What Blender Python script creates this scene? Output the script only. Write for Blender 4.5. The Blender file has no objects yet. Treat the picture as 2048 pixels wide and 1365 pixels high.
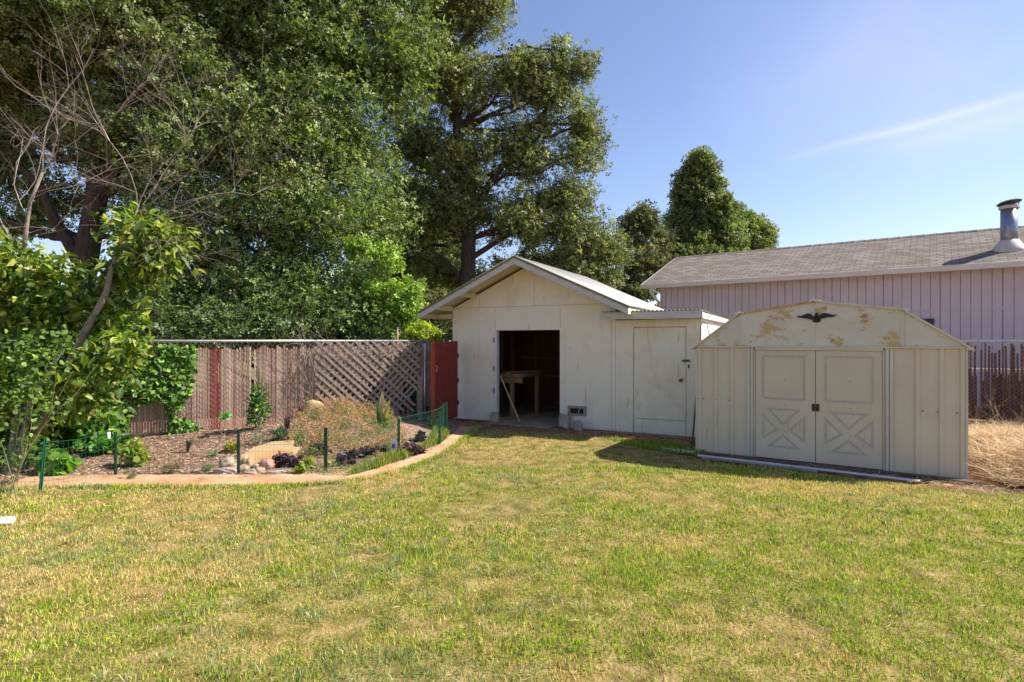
import bpy, bmesh, math, random
import numpy as np
from mathutils import Vector, Matrix, noise as mnoise
R = math.radians
random.seed(7); rng = np.random.default_rng(7)
sc = bpy.context.scene

# ------------------------------------------------------------------ camera, sky, sun, exposure
cam = bpy.data.cameras.new('camera'); camo = bpy.data.objects.new('camera', cam)
sc.collection.objects.link(camo); sc.camera = camo
cam.sensor_width = 36; cam.lens = 20.0; cam.clip_start = .05; cam.clip_end = 2000
camo.location = (0, 0, 1.6); camo.rotation_euler = (R(90), 0, 0)
SUNV = Vector((.97, .086, 1.0)).normalized()
EL = math.asin(SUNV.z); AZ = math.atan2(SUNV.x, SUNV.y)
world = bpy.data.worlds.new('World'); sc.world = world; world.use_nodes = True
wn = world.node_tree.nodes; wl = world.node_tree.links; wn.clear()
wo = wn.new('ShaderNodeOutputWorld'); bg = wn.new('ShaderNodeBackground'); sky = wn.new('ShaderNodeTexSky')
sky.sky_type = 'NISHITA'; sky.sun_disc = False; sky.sun_elevation = EL; sky.sun_rotation = AZ
sky.air_density = 1.0; sky.dust_density = 0.5; sky.ozone_density = 3.5
bg.inputs[1].default_value = .10
# thin cirrus streaks: bands along great circles of the sky
tc = wn.new('ShaderNodeTexCoord')
def vmath(op, a, b=None):
    n = wn.new('ShaderNodeVectorMath'); n.operation = op
    for i, s in enumerate((a, b)):
        if s is None: continue
        if hasattr(s, 'links'): wl.new(s, n.inputs[i])
        else: n.inputs[i].default_value = s
    return n
def wmath(op, a, b=None, clamp=False):
    n = wn.new('ShaderNodeMath'); n.operation = op; n.use_clamp = clamp
    for i, s in enumerate((a, b)):
        if s is None: continue
        if hasattr(s, 'links'): wl.new(s, n.inputs[i])
        else: n.inputs[i].default_value = s
    return n.outputs[0]
nz = wn.new('ShaderNodeTexNoise'); nz.inputs['Scale'].default_value = 7; nz.inputs['Detail'].default_value = 8
wl.new(tc.outputs['Generated'], nz.inputs['Vector'])
nz2 = wn.new('ShaderNodeTexNoise'); nz2.inputs['Scale'].default_value = 2.2; nz2.inputs['Detail'].default_value = 6
wl.new(tc.outputs['Generated'], nz2.inputs['Vector'])
def streak(p1, p2, width, amt, warp):
    d1 = Vector(((p1[0]-1024)/1138, 1, (682.5-p1[1])/1138)).normalized()
    d2 = Vector(((p2[0]-1024)/1138, 1, (682.5-p2[1])/1138)).normalized()
    n = d1.cross(d2).normalized(); mid = (d1+d2).normalized(); al = (d2-d1).normalized(); half = (d2-d1).length/2
    dist = vmath('DOT_PRODUCT', tc.outputs['Generated'], tuple(n)).outputs['Value']
    w = wmath('MULTIPLY', wmath('SUBTRACT', nz.outputs['Fac'], .5), warp)
    dist = wmath('ABSOLUTE', wmath('ADD', dist, w))
    m = wmath('SUBTRACT', 1.0, wmath('DIVIDE', dist, width), clamp=True)
    m = wmath('MULTIPLY', m, m)
    a = vmath('DOT_PRODUCT', tc.outputs['Generated'], tuple(al)).outputs['Value']
    a = wmath('ABSOLUTE', wmath('SUBTRACT', a, al.dot(mid)*1.0))
    e = wmath('SUBTRACT', 1.25, wmath('DIVIDE', a, half), clamp=True)
    f = wmath('GREATER_THAN', vmath('DOT_PRODUCT', tc.outputs['Generated'], tuple(mid)).outputs['Value'], 0.0)
    return wmath('MULTIPLY', wmath('MULTIPLY', wmath('MULTIPLY', m, e), f), amt)
s1 = streak((1600, 312), (2250, 140), .014, .28, .022)
s2 = streak((1750, 300), (2350, 170), .05, .25, .05)
s3 = streak((1450, 160), (2300, 100), .30, .16, .25)
tot = wmath('ADD', wmath('ADD', s1, s2), s3)
tot = wmath('MULTIPLY', tot, wmath('MULTIPLY', nz2.outputs['Fac'], 1.6), clamp=True)
cm = wn.new('ShaderNodeMixRGB'); wl.new(tot, cm.inputs[0]); wl.new(sky.outputs[0], cm.inputs[1]); cm.inputs[2].default_value = (6.3, 6.6, 7.6, 1)
ti = wn.new('ShaderNodeMixRGB'); ti.blend_type = 'MULTIPLY'; ti.inputs[0].default_value = 1; ti.inputs[2].default_value = (1.12, .985, 1.0, 1)
wl.new(cm.outputs[0], ti.inputs[1]); wl.new(ti.outputs[0], bg.inputs[0]); wl.new(bg.outputs[0], wo.inputs[0])
sun = bpy.data.lights.new('sun', 'SUN'); sun.energy = 5.0; sun.angle = R(.53); sun.color = (1, .94, .84)
so = bpy.data.objects.new('sun', sun); sc.collection.objects.link(so)
so.rotation_euler = SUNV.to_track_quat('Z', 'Y').to_euler()
sc.view_settings.view_transform = 'Standard'; sc.view_settings.look = 'None'
sc.view_settings.exposure = 0.92; sc.view_settings.gamma = 1
sc.cycles.max_bounces = 8; sc.cycles.transparent_max_bounces = 8

# ------------------------------------------------------------------ helpers
def srgb(r, g, b):
    f = lambda c: (c/255/12.92) if c/255 <= .04045 else ((c/255+.055)/1.055)**2.4
    return (f(r), f(g), f(b))
def mat(name, cols, rough=.8, scale=3, bump=0.0, bscale=40, metallic=0, spec=.3, stretch=(1, 1, 1), detail=6,
        spots=None, attr=None, transl=0.0, translc=None, ramp=(.35, .65)):
    """cols: list of 1..3 colours blended by noise; spots=(colour, scale, threshold); attr: colour attribute name"""
    m = bpy.data.materials.new(name); m.use_nodes = True
    N = m.node_tree.nodes; L = m.node_tree.links; b = N['Principled BSDF']; out = N['Material Output']
    b.inputs['Roughness'].default_value = rough; b.inputs['Metallic'].default_value = metallic
    b.inputs['Specular IOR Level'].default_value = spec
    t = N.new('ShaderNodeTexCoord'); mp = N.new('ShaderNodeMapping'); mp.inputs['Scale'].default_value = stretch
    L.new(t.outputs['Object'], mp.inputs[0])
    if attr:
        a = N.new('ShaderNodeAttribute'); a.attribute_name = attr; col = a.outputs['Color']
    elif len(cols) == 1:
        c = N.new('ShaderNodeRGB'); c.outputs[0].default_value = (*cols[0], 1); col = c.outputs[0]
    else:
        n = N.new('ShaderNodeTexNoise'); n.inputs['Scale'].default_value = scale; n.inputs['Detail'].default_value = detail
        n.inputs['Roughness'].default_value = .65
        L.new(mp.outputs[0], n.inputs['Vector'])
        r = N.new('ShaderNodeValToRGB'); L.new(n.outputs['Fac'], r.inputs[0])
        e = r.color_ramp.elements
        e[0].position = ramp[0]; e[1].position = ramp[1]
        e[0].color = (*cols[0], 1); e[1].color = (*cols[-1], 1)
        if len(cols) == 3:
            k = e.new((ramp[0]+ramp[1])/2); k.color = (*cols[1], 1)
        col = r.outputs[0]
    for sp in (spots or []):
        sc_, ss, th = sp[:3]; n = N.new('ShaderNodeTexNoise'); n.inputs['Scale'].default_value = ss; n.inputs['Detail'].default_value = 8
        n.inputs['Roughness'].default_value = .7
        if len(sp) > 3:
            mp2 = N.new('ShaderNodeMapping'); mp2.inputs['Scale'].default_value = sp[3]; L.new(t.outputs['Object'], mp2.inputs[0]); L.new(mp2.outputs[0], n.inputs['Vector'])
        else: L.new(mp.outputs[0], n.inputs['Vector'])
        r = N.new('ShaderNodeValToRGB'); L.new(n.outputs['Fac'], r.inputs[0])
        r.color_ramp.elements[0].position = th; r.color_ramp.elements[1].position = th+.05
        x = N.new('ShaderNodeMixRGB'); L.new(r.outputs[0], x.inputs[0]); L.new(col, x.inputs[1]); x.inputs[2].default_value = (*sc_, 1); col = x.outputs[0]
    L.new(col, b.inputs['Base Color'])
    if bump:
        n = N.new('ShaderNodeTexNoise'); n.inputs['Scale'].default_value = bscale; n.inputs['Detail'].default_value = 6
        L.new(mp.outputs[0], n.inputs['Vector'])
        bp = N.new('ShaderNodeBump'); bp.inputs['Strength'].default_value = bump; bp.inputs['Distance'].default_value = .02
        L.new(n.outputs['Fac'], bp.inputs['Height']); L.new(bp.outputs[0], b.inputs['Normal'])
    if transl:
        tr = N.new('ShaderNodeBsdfTranslucent'); mx = N.new('ShaderNodeMixShader'); mx.inputs[0].default_value = transl
        if translc:
            g = N.new('ShaderNodeMixRGB'); g.blend_type = 'MULTIPLY'; g.inputs[0].default_value = 1; L.new(col, g.inputs[1]); g.inputs[2].default_value = (*translc, 1)
            L.new(g.outputs[0], tr.inputs[0])
        else: L.new(col, tr.inputs[0])
        L.new(b.outputs[0], mx.inputs[1]); L.new(tr.outputs[0], mx.inputs[2]); L.new(mx.outputs[0], out.inputs['Surface'])
    return m

def tag(o, label=None, cat=None, group=None, kind=None):
    if label: o['label'] = label
    if cat: o['category'] = cat
    if group: o['group'] = group
    if kind: o['kind'] = kind
    return o
def thing(name, label, cat, loc=(0, 0, 0), rotz=0, group=None, kind=None):
    o = bpy.data.objects.new(name, None); o.empty_display_size = .2
    sc.collection.objects.link(o); o.location = loc; o.rotation_euler = (0, 0, rotz)
    return tag(o, label, cat, group, kind)

class MB:
    def __init__(s): s.v = []; s.f = []; s.c = []; s.cc = (1, 1, 1); s.log = []
    def add(s, vs, fs):
        k = len(s.v); s.log.append((k, k+len(vs), len(s.f), len(s.f)+len(fs))); s.v += [tuple(v) for v in vs]; s.f += [tuple(i+k for i in f) for f in fs]; s.c += [s.cc]*len(vs); return s
    def box(s, x0, x1, y0, y1, z0, z1):
        return s.add([(x0,y0,z0),(x1,y0,z0),(x1,y1,z0),(x0,y1,z0),(x0,y0,z1),(x1,y0,z1),(x1,y1,z1),(x0,y1,z1)],
                     [(0,3,2,1),(4,5,6,7),(0,1,5,4),(1,2,6,5),(2,3,7,6),(3,0,4,7)])
    def bar(s, p, q, w, h, up=(0, 0, 1)):
        p = Vector(p); q = Vector(q); d = (q-p).normalized(); a = d.cross(Vector(up))
        if a.length < 1e-4: a = d.cross(Vector((0, 1, 0)))
        a.normalize(); b = a.cross(d).normalized(); a *= w/2; b *= h/2
        vs = [p-a-b, p+a-b, p+a+b, p-a+b, q-a-b, q+a-b, q+a+b, q-a+b]
        return s.add(vs, [(0,1,2,3),(7,6,5,4),(0,4,5,1),(1,5,6,2),(2,6,7,3),(3,7,4,0)])
    def tube(s, path, rad, n=6, cap=True):
        path = [Vector(p) for p in path]
        if not hasattr(rad, '__len__'): rad = [rad]*len(path)
        vs = []; fs = []; ref = Vector((.13, .29, .95)).normalized()
        for i, p in enumerate(path):
            d = (path[min(i+1, len(path)-1)]-path[max(i-1, 0)])
            if d.length < 1e-7: d = Vector((0, 0, 1))
            d.normalize(); a = d.cross(ref)
            if a.length < .05: a = d.cross(Vector((1, 0, 0)))
            a.normalize(); b = d.cross(a)
            for k in range(n):
                t = 2*math.pi*k/n; vs.append(p+(a*math.cos(t)+b*math.sin(t))*rad[i])
        for i in range(len(path)-1):
            for k in range(n):
                fs.append((i*n+k, i*n+(k+1) % n, (i+1)*n+(k+1) % n, (i+1)*n+k))
        if cap: fs.append(tuple(range(n))[::-1]); fs.append(tuple((len(path)-1)*n+k for k in range(n)))
        return s.add(vs, fs)
    def prism(s, poly, y0, y1):
        """poly in (x,z), extruded along y"""
        n = len(poly); vs = [(x, y0, z) for x, z in poly]+[(x, y1, z) for x, z in poly]
        fs = [tuple(range(n)), tuple(range(2*n-1, n-1, -1))]+[(i, i+n, (i+1) % n+n, (i+1) % n) for i in range(n)]
        return s.add(vs, fs)
    def lathe(s, prof, n=20, c=(0, 0, 0)):
        vs = []; fs = []
        for r, z in prof:
            for k in range(n):
                t = 2*math.pi*k/n; vs.append((c[0]+r*math.cos(t), c[1]+r*math.sin(t), c[2]+z))
        m = len(prof)
        for i in range(m-1):
            for k in range(n): fs.append((i*n+k, i*n+(k+1) % n, (i+1)*n+(k+1) % n, (i+1)*n+k))
        fs.append(tuple(range(n))[::-1]); fs.append(tuple((m-1)*n+k for k in range(n)))
        return s.add(vs, fs)
    def build_each(s, name, m, parent=None, **k):
        """one object per separate piece (8-vertex boxes)"""
        out = []
        for i, (v0, v1, f0, f1) in enumerate(s.parts()):
            q = MB(); q.v = s.v[v0:v1]; q.f = [tuple(j-v0 for j in f) for f in s.f[f0:f1]]; q.c = s.c[v0:v1]; out.append(q.build(name, m, parent, **k))
        return out
    def parts(s):
        return s.log
    def build(s, name, m, parent=None, smooth=False, bevel=0, col=False, fix=True):
        me = bpy.data.meshes.new(name); me.from_pydata(s.v, [], s.f); me.materials.append(m)
        if fix:
            bm = bmesh.new(); bm.from_mesh(me); bmesh.ops.recalc_face_normals(bm, faces=bm.faces); bm.to_mesh(me); bm.free()
        if col:
            a = me.color_attributes.new('col', 'FLOAT_COLOR', 'POINT')
            a.data.foreach_set('color', np.array([(*c, 1) for c in s.c], dtype=np.float32).ravel())
        if smooth: me.polygons.foreach_set('use_smooth', [True]*len(me.polygons))
        o = bpy.data.objects.new(name, me); sc.collection.objects.link(o); o.parent = parent
        if bevel:
            b = o.modifiers.new('bevel', 'BEVEL'); b.width = bevel; b.segments = 2; b.limit_method = 'ANGLE'
        return o

def np_mesh(name, V, Fidx, nper, m, parent=None, cols=None, smooth=False):
    """V (n,3); Fidx (k,nper)"""
    me = bpy.data.meshes.new(name); nf = len(Fidx)
    me.vertices.add(len(V)); me.vertices.foreach_set('co', V.astype(np.float32).ravel())
    me.loops.add(nf*nper); me.loops.foreach_set('vertex_index', Fidx.astype(np.int32).ravel())
    me.polygons.add(nf); me.polygons.foreach_set('loop_start', np.arange(0, nf*nper, nper, dtype=np.int32))
    me.polygons.foreach_set('loop_total', np.full(nf, nper, dtype=np.int32))
    if smooth: me.polygons.foreach_set('use_smooth', np.ones(nf, dtype=bool))
    me.update(calc_edges=True); me.validate(); me.materials.append(m)
    if cols is not None:
        a = me.color_attributes.new('col', 'FLOAT_COLOR', 'POINT')
        c = np.ones((len(V), 4), dtype=np.float32); c[:, :3] = cols; a.data.foreach_set('color', c.ravel())
    o = bpy.data.objects.new(name, me); sc.collection.objects.link(o); o.parent = parent
    return o

# leaf templates: verts (along, across, up) and triangles
LEAF_QUAD = (np.array([(0,0,0),(.45,.36,.12),(1,0,-.05),(.45,-.36,.12)]), np.array([(0,2,1),(0,3,2)]))
LEAF_BROAD = (np.array([(0,0,0),(.28,.21,.07),(.64,.20,.06),(1.08,0,-.14),(.64,-.20,.06),(.28,-.21,.07),(.5,0,-.02)]),
              np.array([(0,6,1),(1,6,2),(2,6,3),(3,6,4),(4,6,5),(5,6,0)]))
LEAF_IVY = (np.array([(0,0,0),(.1,.45,.05),(.55,.5,.03),(1,0,-.06),(.55,-.5,.03),(.1,-.45,.05)]), np.array([(0,3,2),(0,2,1),(0,4,3),(0,5,4)]))
LEAF_THIN = (np.array([(0,0,0),(.45,.11,.03),(1,0,-.04),(.45,-.11,.03)]), np.array([(0,2,1),(0,3,2)]))
def _sprig():
    V = []; F = []
    for k, (ang, tilt, sc_) in enumerate(((0, 0, .62), (1.15, .25, .55), (-1.05, -.2, .58), (2.6, .15, .45))):
        c, s_ = math.cos(ang), math.sin(ang); o = .12
        for (x, y, z) in ((0, 0, 0), (.5, .32, .10), (1, 0, -.08), (.5, -.32, .10)):
            x, y, z = x*sc_+o, y*sc_, z*sc_+tilt*x*.5; V.append((x*c-y*s_, x*s_+y*c, z))
        b = k*4; F += [(b, b+2, b+1), (b, b+3, b+2)]
    return np.array(V), np.array(F)
LEAF_SPRIG = _sprig()
def unit(a): return a/np.maximum(np.linalg.norm(a, axis=1, keepdims=True), 1e-9)
def leaves(name, P, size, m, parent, tmpl=LEAF_QUAD, palette=None, weights=None, outdir=None, up=.5, droop=.2, rvar=.25, cvar=.25, extra=None):
    """scatter leaves at P as one mesh; palette: list of colours chosen at random per leaf"""
    n = len(P); T, Fa = tmpl
    d = rng.normal(size=(n, 3)); 
    if outdir is not None: d = d*.7+outdir
    d[:, 2] -= droop; d = unit(d)
    nn = rng.normal(size=(n, 3))*.8; nn[:, 2] += up
    if extra is not None: nn += extra
    a = unit(np.cross(nn, d)); b = unit(np.cross(d, a))
    s = (size*(1+rvar*rng.normal(size=n))).clip(size*.4, size*1.8)[:, None, None]
    V = P[:, None, :]+s*(d[:, None, :]*T[None, :, 0:1]+a[:, None, :]*T[None, :, 1:2]+b[:, None, :]*T[None, :, 2:3])
    k = len(T); F = (Fa[None]+(np.arange(n)*k)[:, None, None]).reshape(-1, 3)
    pal = np.array(palette); idx = rng.choice(len(pal), n, p=weights)
    c = pal[idx]*(1+cvar*rng.normal(size=(n, 1))).clip(.45, 1.8)
    return np_mesh(name, V.reshape(-1, 3), F, 3, m, parent, np.repeat(c, k, 0))

F_PX, CH = 1138.0, 1.6
def at(px, py, Y): return Vector(((px-1024)/F_PX*Y, Y, CH+(682.5-py)/F_PX*Y))
def gp(px, py, z=0): Y = F_PX*(CH-z)/(py-682.5); return (px-1024)/F_PX*Y, Y
def wp(A, ang, px, py, off=0):
    """point of the vertical plane through A along ang, seen at px,py -> local (x, z)"""
    ax, ay = A[0]-off*math.sin(ang), A[1]+off*math.cos(ang)
    u = (math.cos(ang), math.sin(ang)); k = (px-1024)/F_PX
    t = (k*ay-ax)/(u[0]-k*u[1]); Y = ay+t*u[1]
    return t, CH-(py-682.5)/F_PX*Y
def vnoise(x, y, s, seed=0):
    """smooth value noise, numpy"""
    r = np.random.default_rng(seed).random((256, 256)); X = x*s+1000; Y = y*s+1000
    xi = np.floor(X).astype(int); yi = np.floor(Y).astype(int); fx = X-xi; fy = Y-yi
    fx = fx*fx*(3-2*fx); fy = fy*fy*(3-2*fy); g = lambda i, j: r[i % 256, j % 256]
    return (g(xi, yi)*(1-fx)+g(xi+1, yi)*fx)*(1-fy)+(g(xi, yi+1)*(1-fx)+g(xi+1, yi+1)*fx)*fy
def inpoly(x, y, poly):
    x = np.asarray(x, float); y = np.asarray(y, float); r = np.zeros(x.shape, bool); n = len(poly)
    for i in range(n):
        x0, y0 = poly[i]; x1, y1 = poly[(i+1) % n]
        if y0 == y1: continue
        c = ((y0 > y) != (y1 > y)) & (x < (x1-x0)*(y-y0)/(y1-y0)+x0); r ^= c
    return r
def resample(pts, n):
    pts = np.array(pts, float)
    for _ in range(3):   # Chaikin smoothing
        q = [pts[0]]
        for i in range(len(pts)-1): q += [pts[i]*.75+pts[i+1]*.25, pts[i]*.25+pts[i+1]*.75]
        q.append(pts[-1]); pts = np.array(q)
    L = np.r_[0, np.cumsum(np.linalg.norm(np.diff(pts, axis=0), axis=1))]
    t = np.linspace(0, L[-1], n); return np.stack([np.interp(t, L, pts[:, i]) for i in range(pts.shape[1])], 1)

# ------------------------------------------------------------------ materials
M = {}
M['dirt'] = mat('dirt', [(.15,.07,.035), (.26,.14,.07), (.36,.25,.14)], .95, 2.2, .8, 30, detail=12, spec=.1)
M['lawn_soil'] = mat('lawn soil', [(.09,.075,.02), (.22,.165,.055), (.36,.25,.12)], .95, 5, .9, 45, detail=12, spec=.1)
M['mulch'] = mat('mulch', [(.15,.075,.05), (.27,.165,.115), (.40,.30,.23)], .95, 14, 1.0, 45, detail=12, spec=.1)
M['edging'] = mat('edging', [(.38,.19,.09), (.45,.27,.15), (.45,.33,.2)], .95, 2.6, .6, 40, detail=12, spots=[((.24,.12,.07), 5, .60), ((.14,.09,.05), 16, .66)])
M['white_wall'] = mat('white wall paint', [(.70,.62,.47), (.79,.73,.59), (.75,.70,.60)], .7, 1.3, .15, 14,
                      spots=[((.33,.26,.18), 13, .685), ((.52,.45,.34), 2.6, .60, (6, 6, .5)), ((.2,.15,.11), 34, .735)])
M['white_side'] = mat('white side paint', [(.62,.60,.54), (.82,.8,.74)], .7, 2, .2, 20, spots=[((.3,.28,.25), 10, .64, (1, 1, 5))])
M['fascia'] = mat('weathered fascia', [(.42,.40,.38), (.58,.56,.53)], .8, 3, .2, 30, stretch=(1, 1, 8), spots=[((.22,.2,.19), 12, .68)])
M['soffit'] = mat('soffit board', [(.58,.5,.33), (.68,.62,.45)], .8, 2, .1)
M['corr'] = mat('galvanised roof sheet', [(.33,.315,.29), (.43,.415,.39)], .75, 2, .05, metallic=.1, spots=[((.35,.3,.24), 3, .66)])
M['mossy'] = mat('mossy drip edge', [(.16,.17,.05), (.24,.24,.1)], .8, 5)
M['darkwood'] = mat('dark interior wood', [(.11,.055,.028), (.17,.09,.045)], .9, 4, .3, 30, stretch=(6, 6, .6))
M['bench'] = mat('bench wood', [(.17,.095,.05), (.27,.16,.09)], .8, 6, .3, 30, stretch=(1, 1, .3))
M['slab'] = mat('concrete slab', [(.26,.19,.13), (.42,.33,.24)], .9, 3, .3, 30)
M['gap'] = mat('dark gap', [(.02,.018,.015)], .9)
M['metal_wall'] = mat('beige painted steel', [(.57,.475,.35), (.63,.535,.41)], .45, 1.2, .06, 5, spots=[((.50,.40,.27), 2.2, .60, (5, 5, .5)), ((.60,.55,.46), 1.7, .64), ((.3,.2,.1), 26, .75)])
M['metal_gable'] = mat('rust stained beige steel', [(.56,.51,.41), (.64,.59,.50)], .5, 2, .05, 10, stretch=(.8, 1, 1.3),
                       spots=[((.50,.36,.16), 2.9, .545), ((.42,.22,.08), 5, .585), ((.25,.1,.035), 12, .64)])
M['metal_trim'] = mat('beige steel trim', [(.52,.47,.38), (.62,.57,.47)], .4, 3, .03, 10, stretch=(1, 1, .3))
M['rust_edge'] = mat('rusty roof edge', [(.55,.42,.25), (.45,.2,.09)], .7, 5, .1)
M['metal_roof'] = mat('beige steel roof', [(.55,.50,.38), (.62,.58,.46)], .5, 2, .05, spots=[((.4,.2,.09), 2.5, .6)])
M['door_mark'] = mat('faded blue-grey paint', [(.40,.37,.315), (.50,.44,.35)], .6, 16)
M['black'] = mat('black iron', [(.012,.012,.013), (.03,.028,.027)], .45, 12)
M['iron'] = mat('dull iron', [(.07,.06,.05), (.14,.12,.1)], .5, 12, metallic=.4)
M['wood_base'] = mat('dark timber', [(.08,.05,.035), (.16,.1,.07)], .9, 6, .4, 30, stretch=(.3, 3, 3))
M['redgate'] = mat('red stained board', [(.20,.028,.022), (.28,.045,.03)], .75, 5, .3, 30, stretch=(5, 5, .5), spots=[((.42,.25,.2), 14, .76)])
M['greywood'] = mat('weathered grey wood', [(.21,.15,.12), (.42,.34,.28)], .9, 8, .4, 40, stretch=(3, 3, 3))
M['galv'] = mat('galvanised steel', [(.45,.45,.46), (.6,.6,.6)], .35, 8, metallic=.7)
M['green_metal'] = mat('green painted steel', [(.006,.09,.055), (.012,.14,.085)], .35, 8, spec=.5)
M['dark_post'] = mat('dark green post', [(.008,.035,.022), (.02,.06,.04)], .5, 20, spots=[((.35,.35,.33), 60, .72)])
M['lav'] = mat('lavender siding', [(.52,.44,.48), (.57,.49,.53)], .75, 1.5, .1, 20, spots=[((.38,.28,.3), 3, .68)])
M['trimcream'] = mat('cream fascia', [(.60,.52,.47), (.66,.58,.53)], .6, 2)
M['flue'] = mat('galvanised flue', [(.22,.24,.30), (.34,.36,.42)], .38, 3, .05, metallic=.75, spots=[((.3,.27,.25), 6, .66)])
M['flash'] = mat('pale flashing', [(.45,.4,.36), (.6,.55,.5)], .6, 5)
M['bark'] = mat('dark bark', [(.035,.025,.018), (.09,.065,.05)], .95, 5, 1.0, 18, stretch=(3, 3, .7), detail=10)
M['bark_grey'] = mat('grey bark', [(.17,.13,.10), (.33,.27,.22)], .9, 7, .6, 30, detail=10)
M['twig'] = mat('bare twig bark', [(.22,.165,.14), (.40,.32,.28)], .85, 9)
M['leaf'] = mat('tree leaves', None, .55, attr='col', transl=.33, translc=(1.35, 1.4, .6), spec=.4)
M['leaf_soft'] = mat('garden leaves', None, .5, attr='col', transl=.4, translc=(1.3, 1.5, .5), spec=.35)
M['ivy'] = mat('ivy leaves', None, .5, attr='col', transl=.2, translc=(1.2, 1.5, .5), spec=.22)
M['purple_leaf'] = mat('purple leaves', None, .4, attr='col', transl=.1, spec=.45)
M['grass'] = mat('grass blades', None, .6, attr='col', transl=.3, translc=(1.2, 1.3, .7), spec=.25)
M['straw'] = mat('dry straw', None, .7, attr='col', transl=.15, spec=.2)
M['slat'] = mat('fence slats', None, .9, attr='col', spec=.1)
M['rock'] = mat('tan rock', [(.30,.17,.09), (.38,.26,.16), (.42,.33,.24)], .85, 3, .5, 12, detail=10)
M['rock_grey'] = mat('grey-brown rock', [(.25,.18,.13), (.42,.34,.27)], .85, 3, .5, 12, detail=10)
M['rock_red'] = mat('red rock', [(.35,.11,.08), (.5,.33,.28)], .85, 4, .5, 12, detail=10)
M['flag'] = mat('tan flagstone', [(.36,.21,.09), (.42,.28,.14), (.38,.31,.21)], .85, 1.5, .3, 14, detail=10, spots=[((.48,.24,.08), 2.5, .60)])
M['whitepaint'] = mat('white tag', [(.8,.8,.8)], .5)
M['tagpurple'] = mat('purple print', [(.25,.05,.3)], .5)
M['pvc'] = mat('white pipe', [(.50,.52,.58), (.64,.65,.69)], .5, 5, spots=[((.3,.24,.18), 6, .66)])
M['log'] = mat('grey log', [(.26,.21,.19), (.42,.37,.34)], .9, 4, .5, 20)
M['stone'] = mat('pale stone', [(.42,.4,.37), (.58,.56,.52)], .9, 4, .5, 15)
M['windowframe'] = mat('dark window frame', [(.03,.035,.06)], .5)
M['glass'] = mat('dark glass', [(.02,.025,.035)], .08, spec=.6)
def shingles():
    m = bpy.data.materials.new('asphalt shingles'); m.use_nodes = True; N = m.node_tree.nodes; L = m.node_tree.links; b = N['Principled BSDF']
    b.inputs['Roughness'].default_value = .95; b.inputs['Specular IOR Level'].default_value = .15
    t = N.new('ShaderNodeTexCoord'); br = N.new('ShaderNodeTexBrick'); L.new(t.outputs['Object'], br.inputs['Vector'])
    for k, v in (('Scale', 1), ('Brick Width', .3), ('Row Height', .14), ('Mortar Size', .012), ('Mortar Smooth', .3), ('Bias', 0)): br.inputs[k].default_value = v
    br.inputs['Color1'].default_value = (.15,.125,.105,1); br.inputs['Color2'].default_value = (.245,.21,.18,1); br.inputs['Mortar'].default_value = (.10,.085,.075,1)
    n = N.new('ShaderNodeTexNoise'); n.inputs['Scale'].default_value = 60; n.inputs['Detail'].default_value = 4; L.new(t.outputs['Object'], n.inputs['Vector'])
    n2 = N.new('ShaderNodeTexNoise'); n2.inputs['Scale'].default_value = .8; L.new(t.outputs['Object'], n2.inputs['Vector'])
    x = N.new('ShaderNodeMixRGB'); x.blend_type = 'OVERLAY'; x.inputs[0].default_value = .6; L.new(br.outputs['Color'], x.inputs[1]); L.new(n.outputs['Fac'], x.inputs[2])
    y = N.new('ShaderNodeMixRGB'); y.blend_type = 'OVERLAY'; y.inputs[0].default_value = .15; L.new(x.outputs[0], y.inputs[1]); L.new(n2.outputs['Fac'], y.inputs[2])
    L.new(y.outputs[0], b.inputs['Base Color'])
    bp = N.new('ShaderNodeBump'); bp.inputs['Strength'].default_value = .6; bp.inputs['Distance'].default_value = .02
    L.new(br.outputs['Fac'], bp.inputs['Height']); bp.invert = True; L.new(bp.outputs[0], b.inputs['Normal'])
    return m
M['shingle'] = shingles()

# ------------------------------------------------------------------ ground, lawn sheet, planting bed
BED = [(-12, 5.15), (-5.9, 5.55), (-5.15, 6.4), (-2.27, 6.5), (-1.62, 6.95), (-1.2, 7.9), (-.92, 9), (-.85, 10.6), (-1.2, 11.8), (-3, 13.0), (-12, 8.6)]
def bedz(x, y):
    x = np.asarray(x, float); y = np.asarray(y, float)
    r = np.exp(-(((x+2.9)/1.35)**2+((y-9.6)/1.15)**2))*.28
    r2 = np.exp(-(((x+4.6)/1.6)**2+((y-9.0)/.9)**2))*.10
    edge = np.clip((y-6.7)/.9, 0, 1)*np.clip((-.95-x)/.7, 0, 1)
    return .012+(r+r2)*edge+.03*vnoise(x, y, 2.2, 3)*edge
def bz(x, y): return float(bedz(x, y))
big = MB(); n_ = 60
big.add([(-700, -300, -.02), (700, -300, -.02), (700, 900, -.02), (-700, 900, -.02)], [(0, 1, 2, 3)])
tag(big.build('ground', M['dirt']), kind='structure')
def sheet(name, poly, step, zf, m):
    p = np.array(poly); x0, y0 = p.min(0); x1, y1 = p.max(0)
    xs = np.arange(x0, x1+step, step); ys = np.arange(y0, y1+step, step); X, Y = np.meshgrid(xs, ys, indexing='ij')
    ins = inpoly(X, Y, poly); Z = zf(X, Y); V = np.stack([X.ravel(), Y.ravel(), Z.ravel()], 1); ny = len(ys)
    i, j = np.meshgrid(np.arange(len(xs)-1), np.arange(ny-1), indexing='ij'); a = (i*ny+j)
    keep = (ins[:-1, :-1] & ins[1:, :-1] & ins[:-1, 1:] & ins[1:, 1:]).ravel()
    F = np.stack([a, a+ny, a+ny+1, a+1], -1).reshape(-1, 4)[keep]
    u, inv = np.unique(F, return_inverse=True)
    return np_mesh(name, V[u], inv.reshape(F.shape), 4, m, smooth=True)
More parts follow.
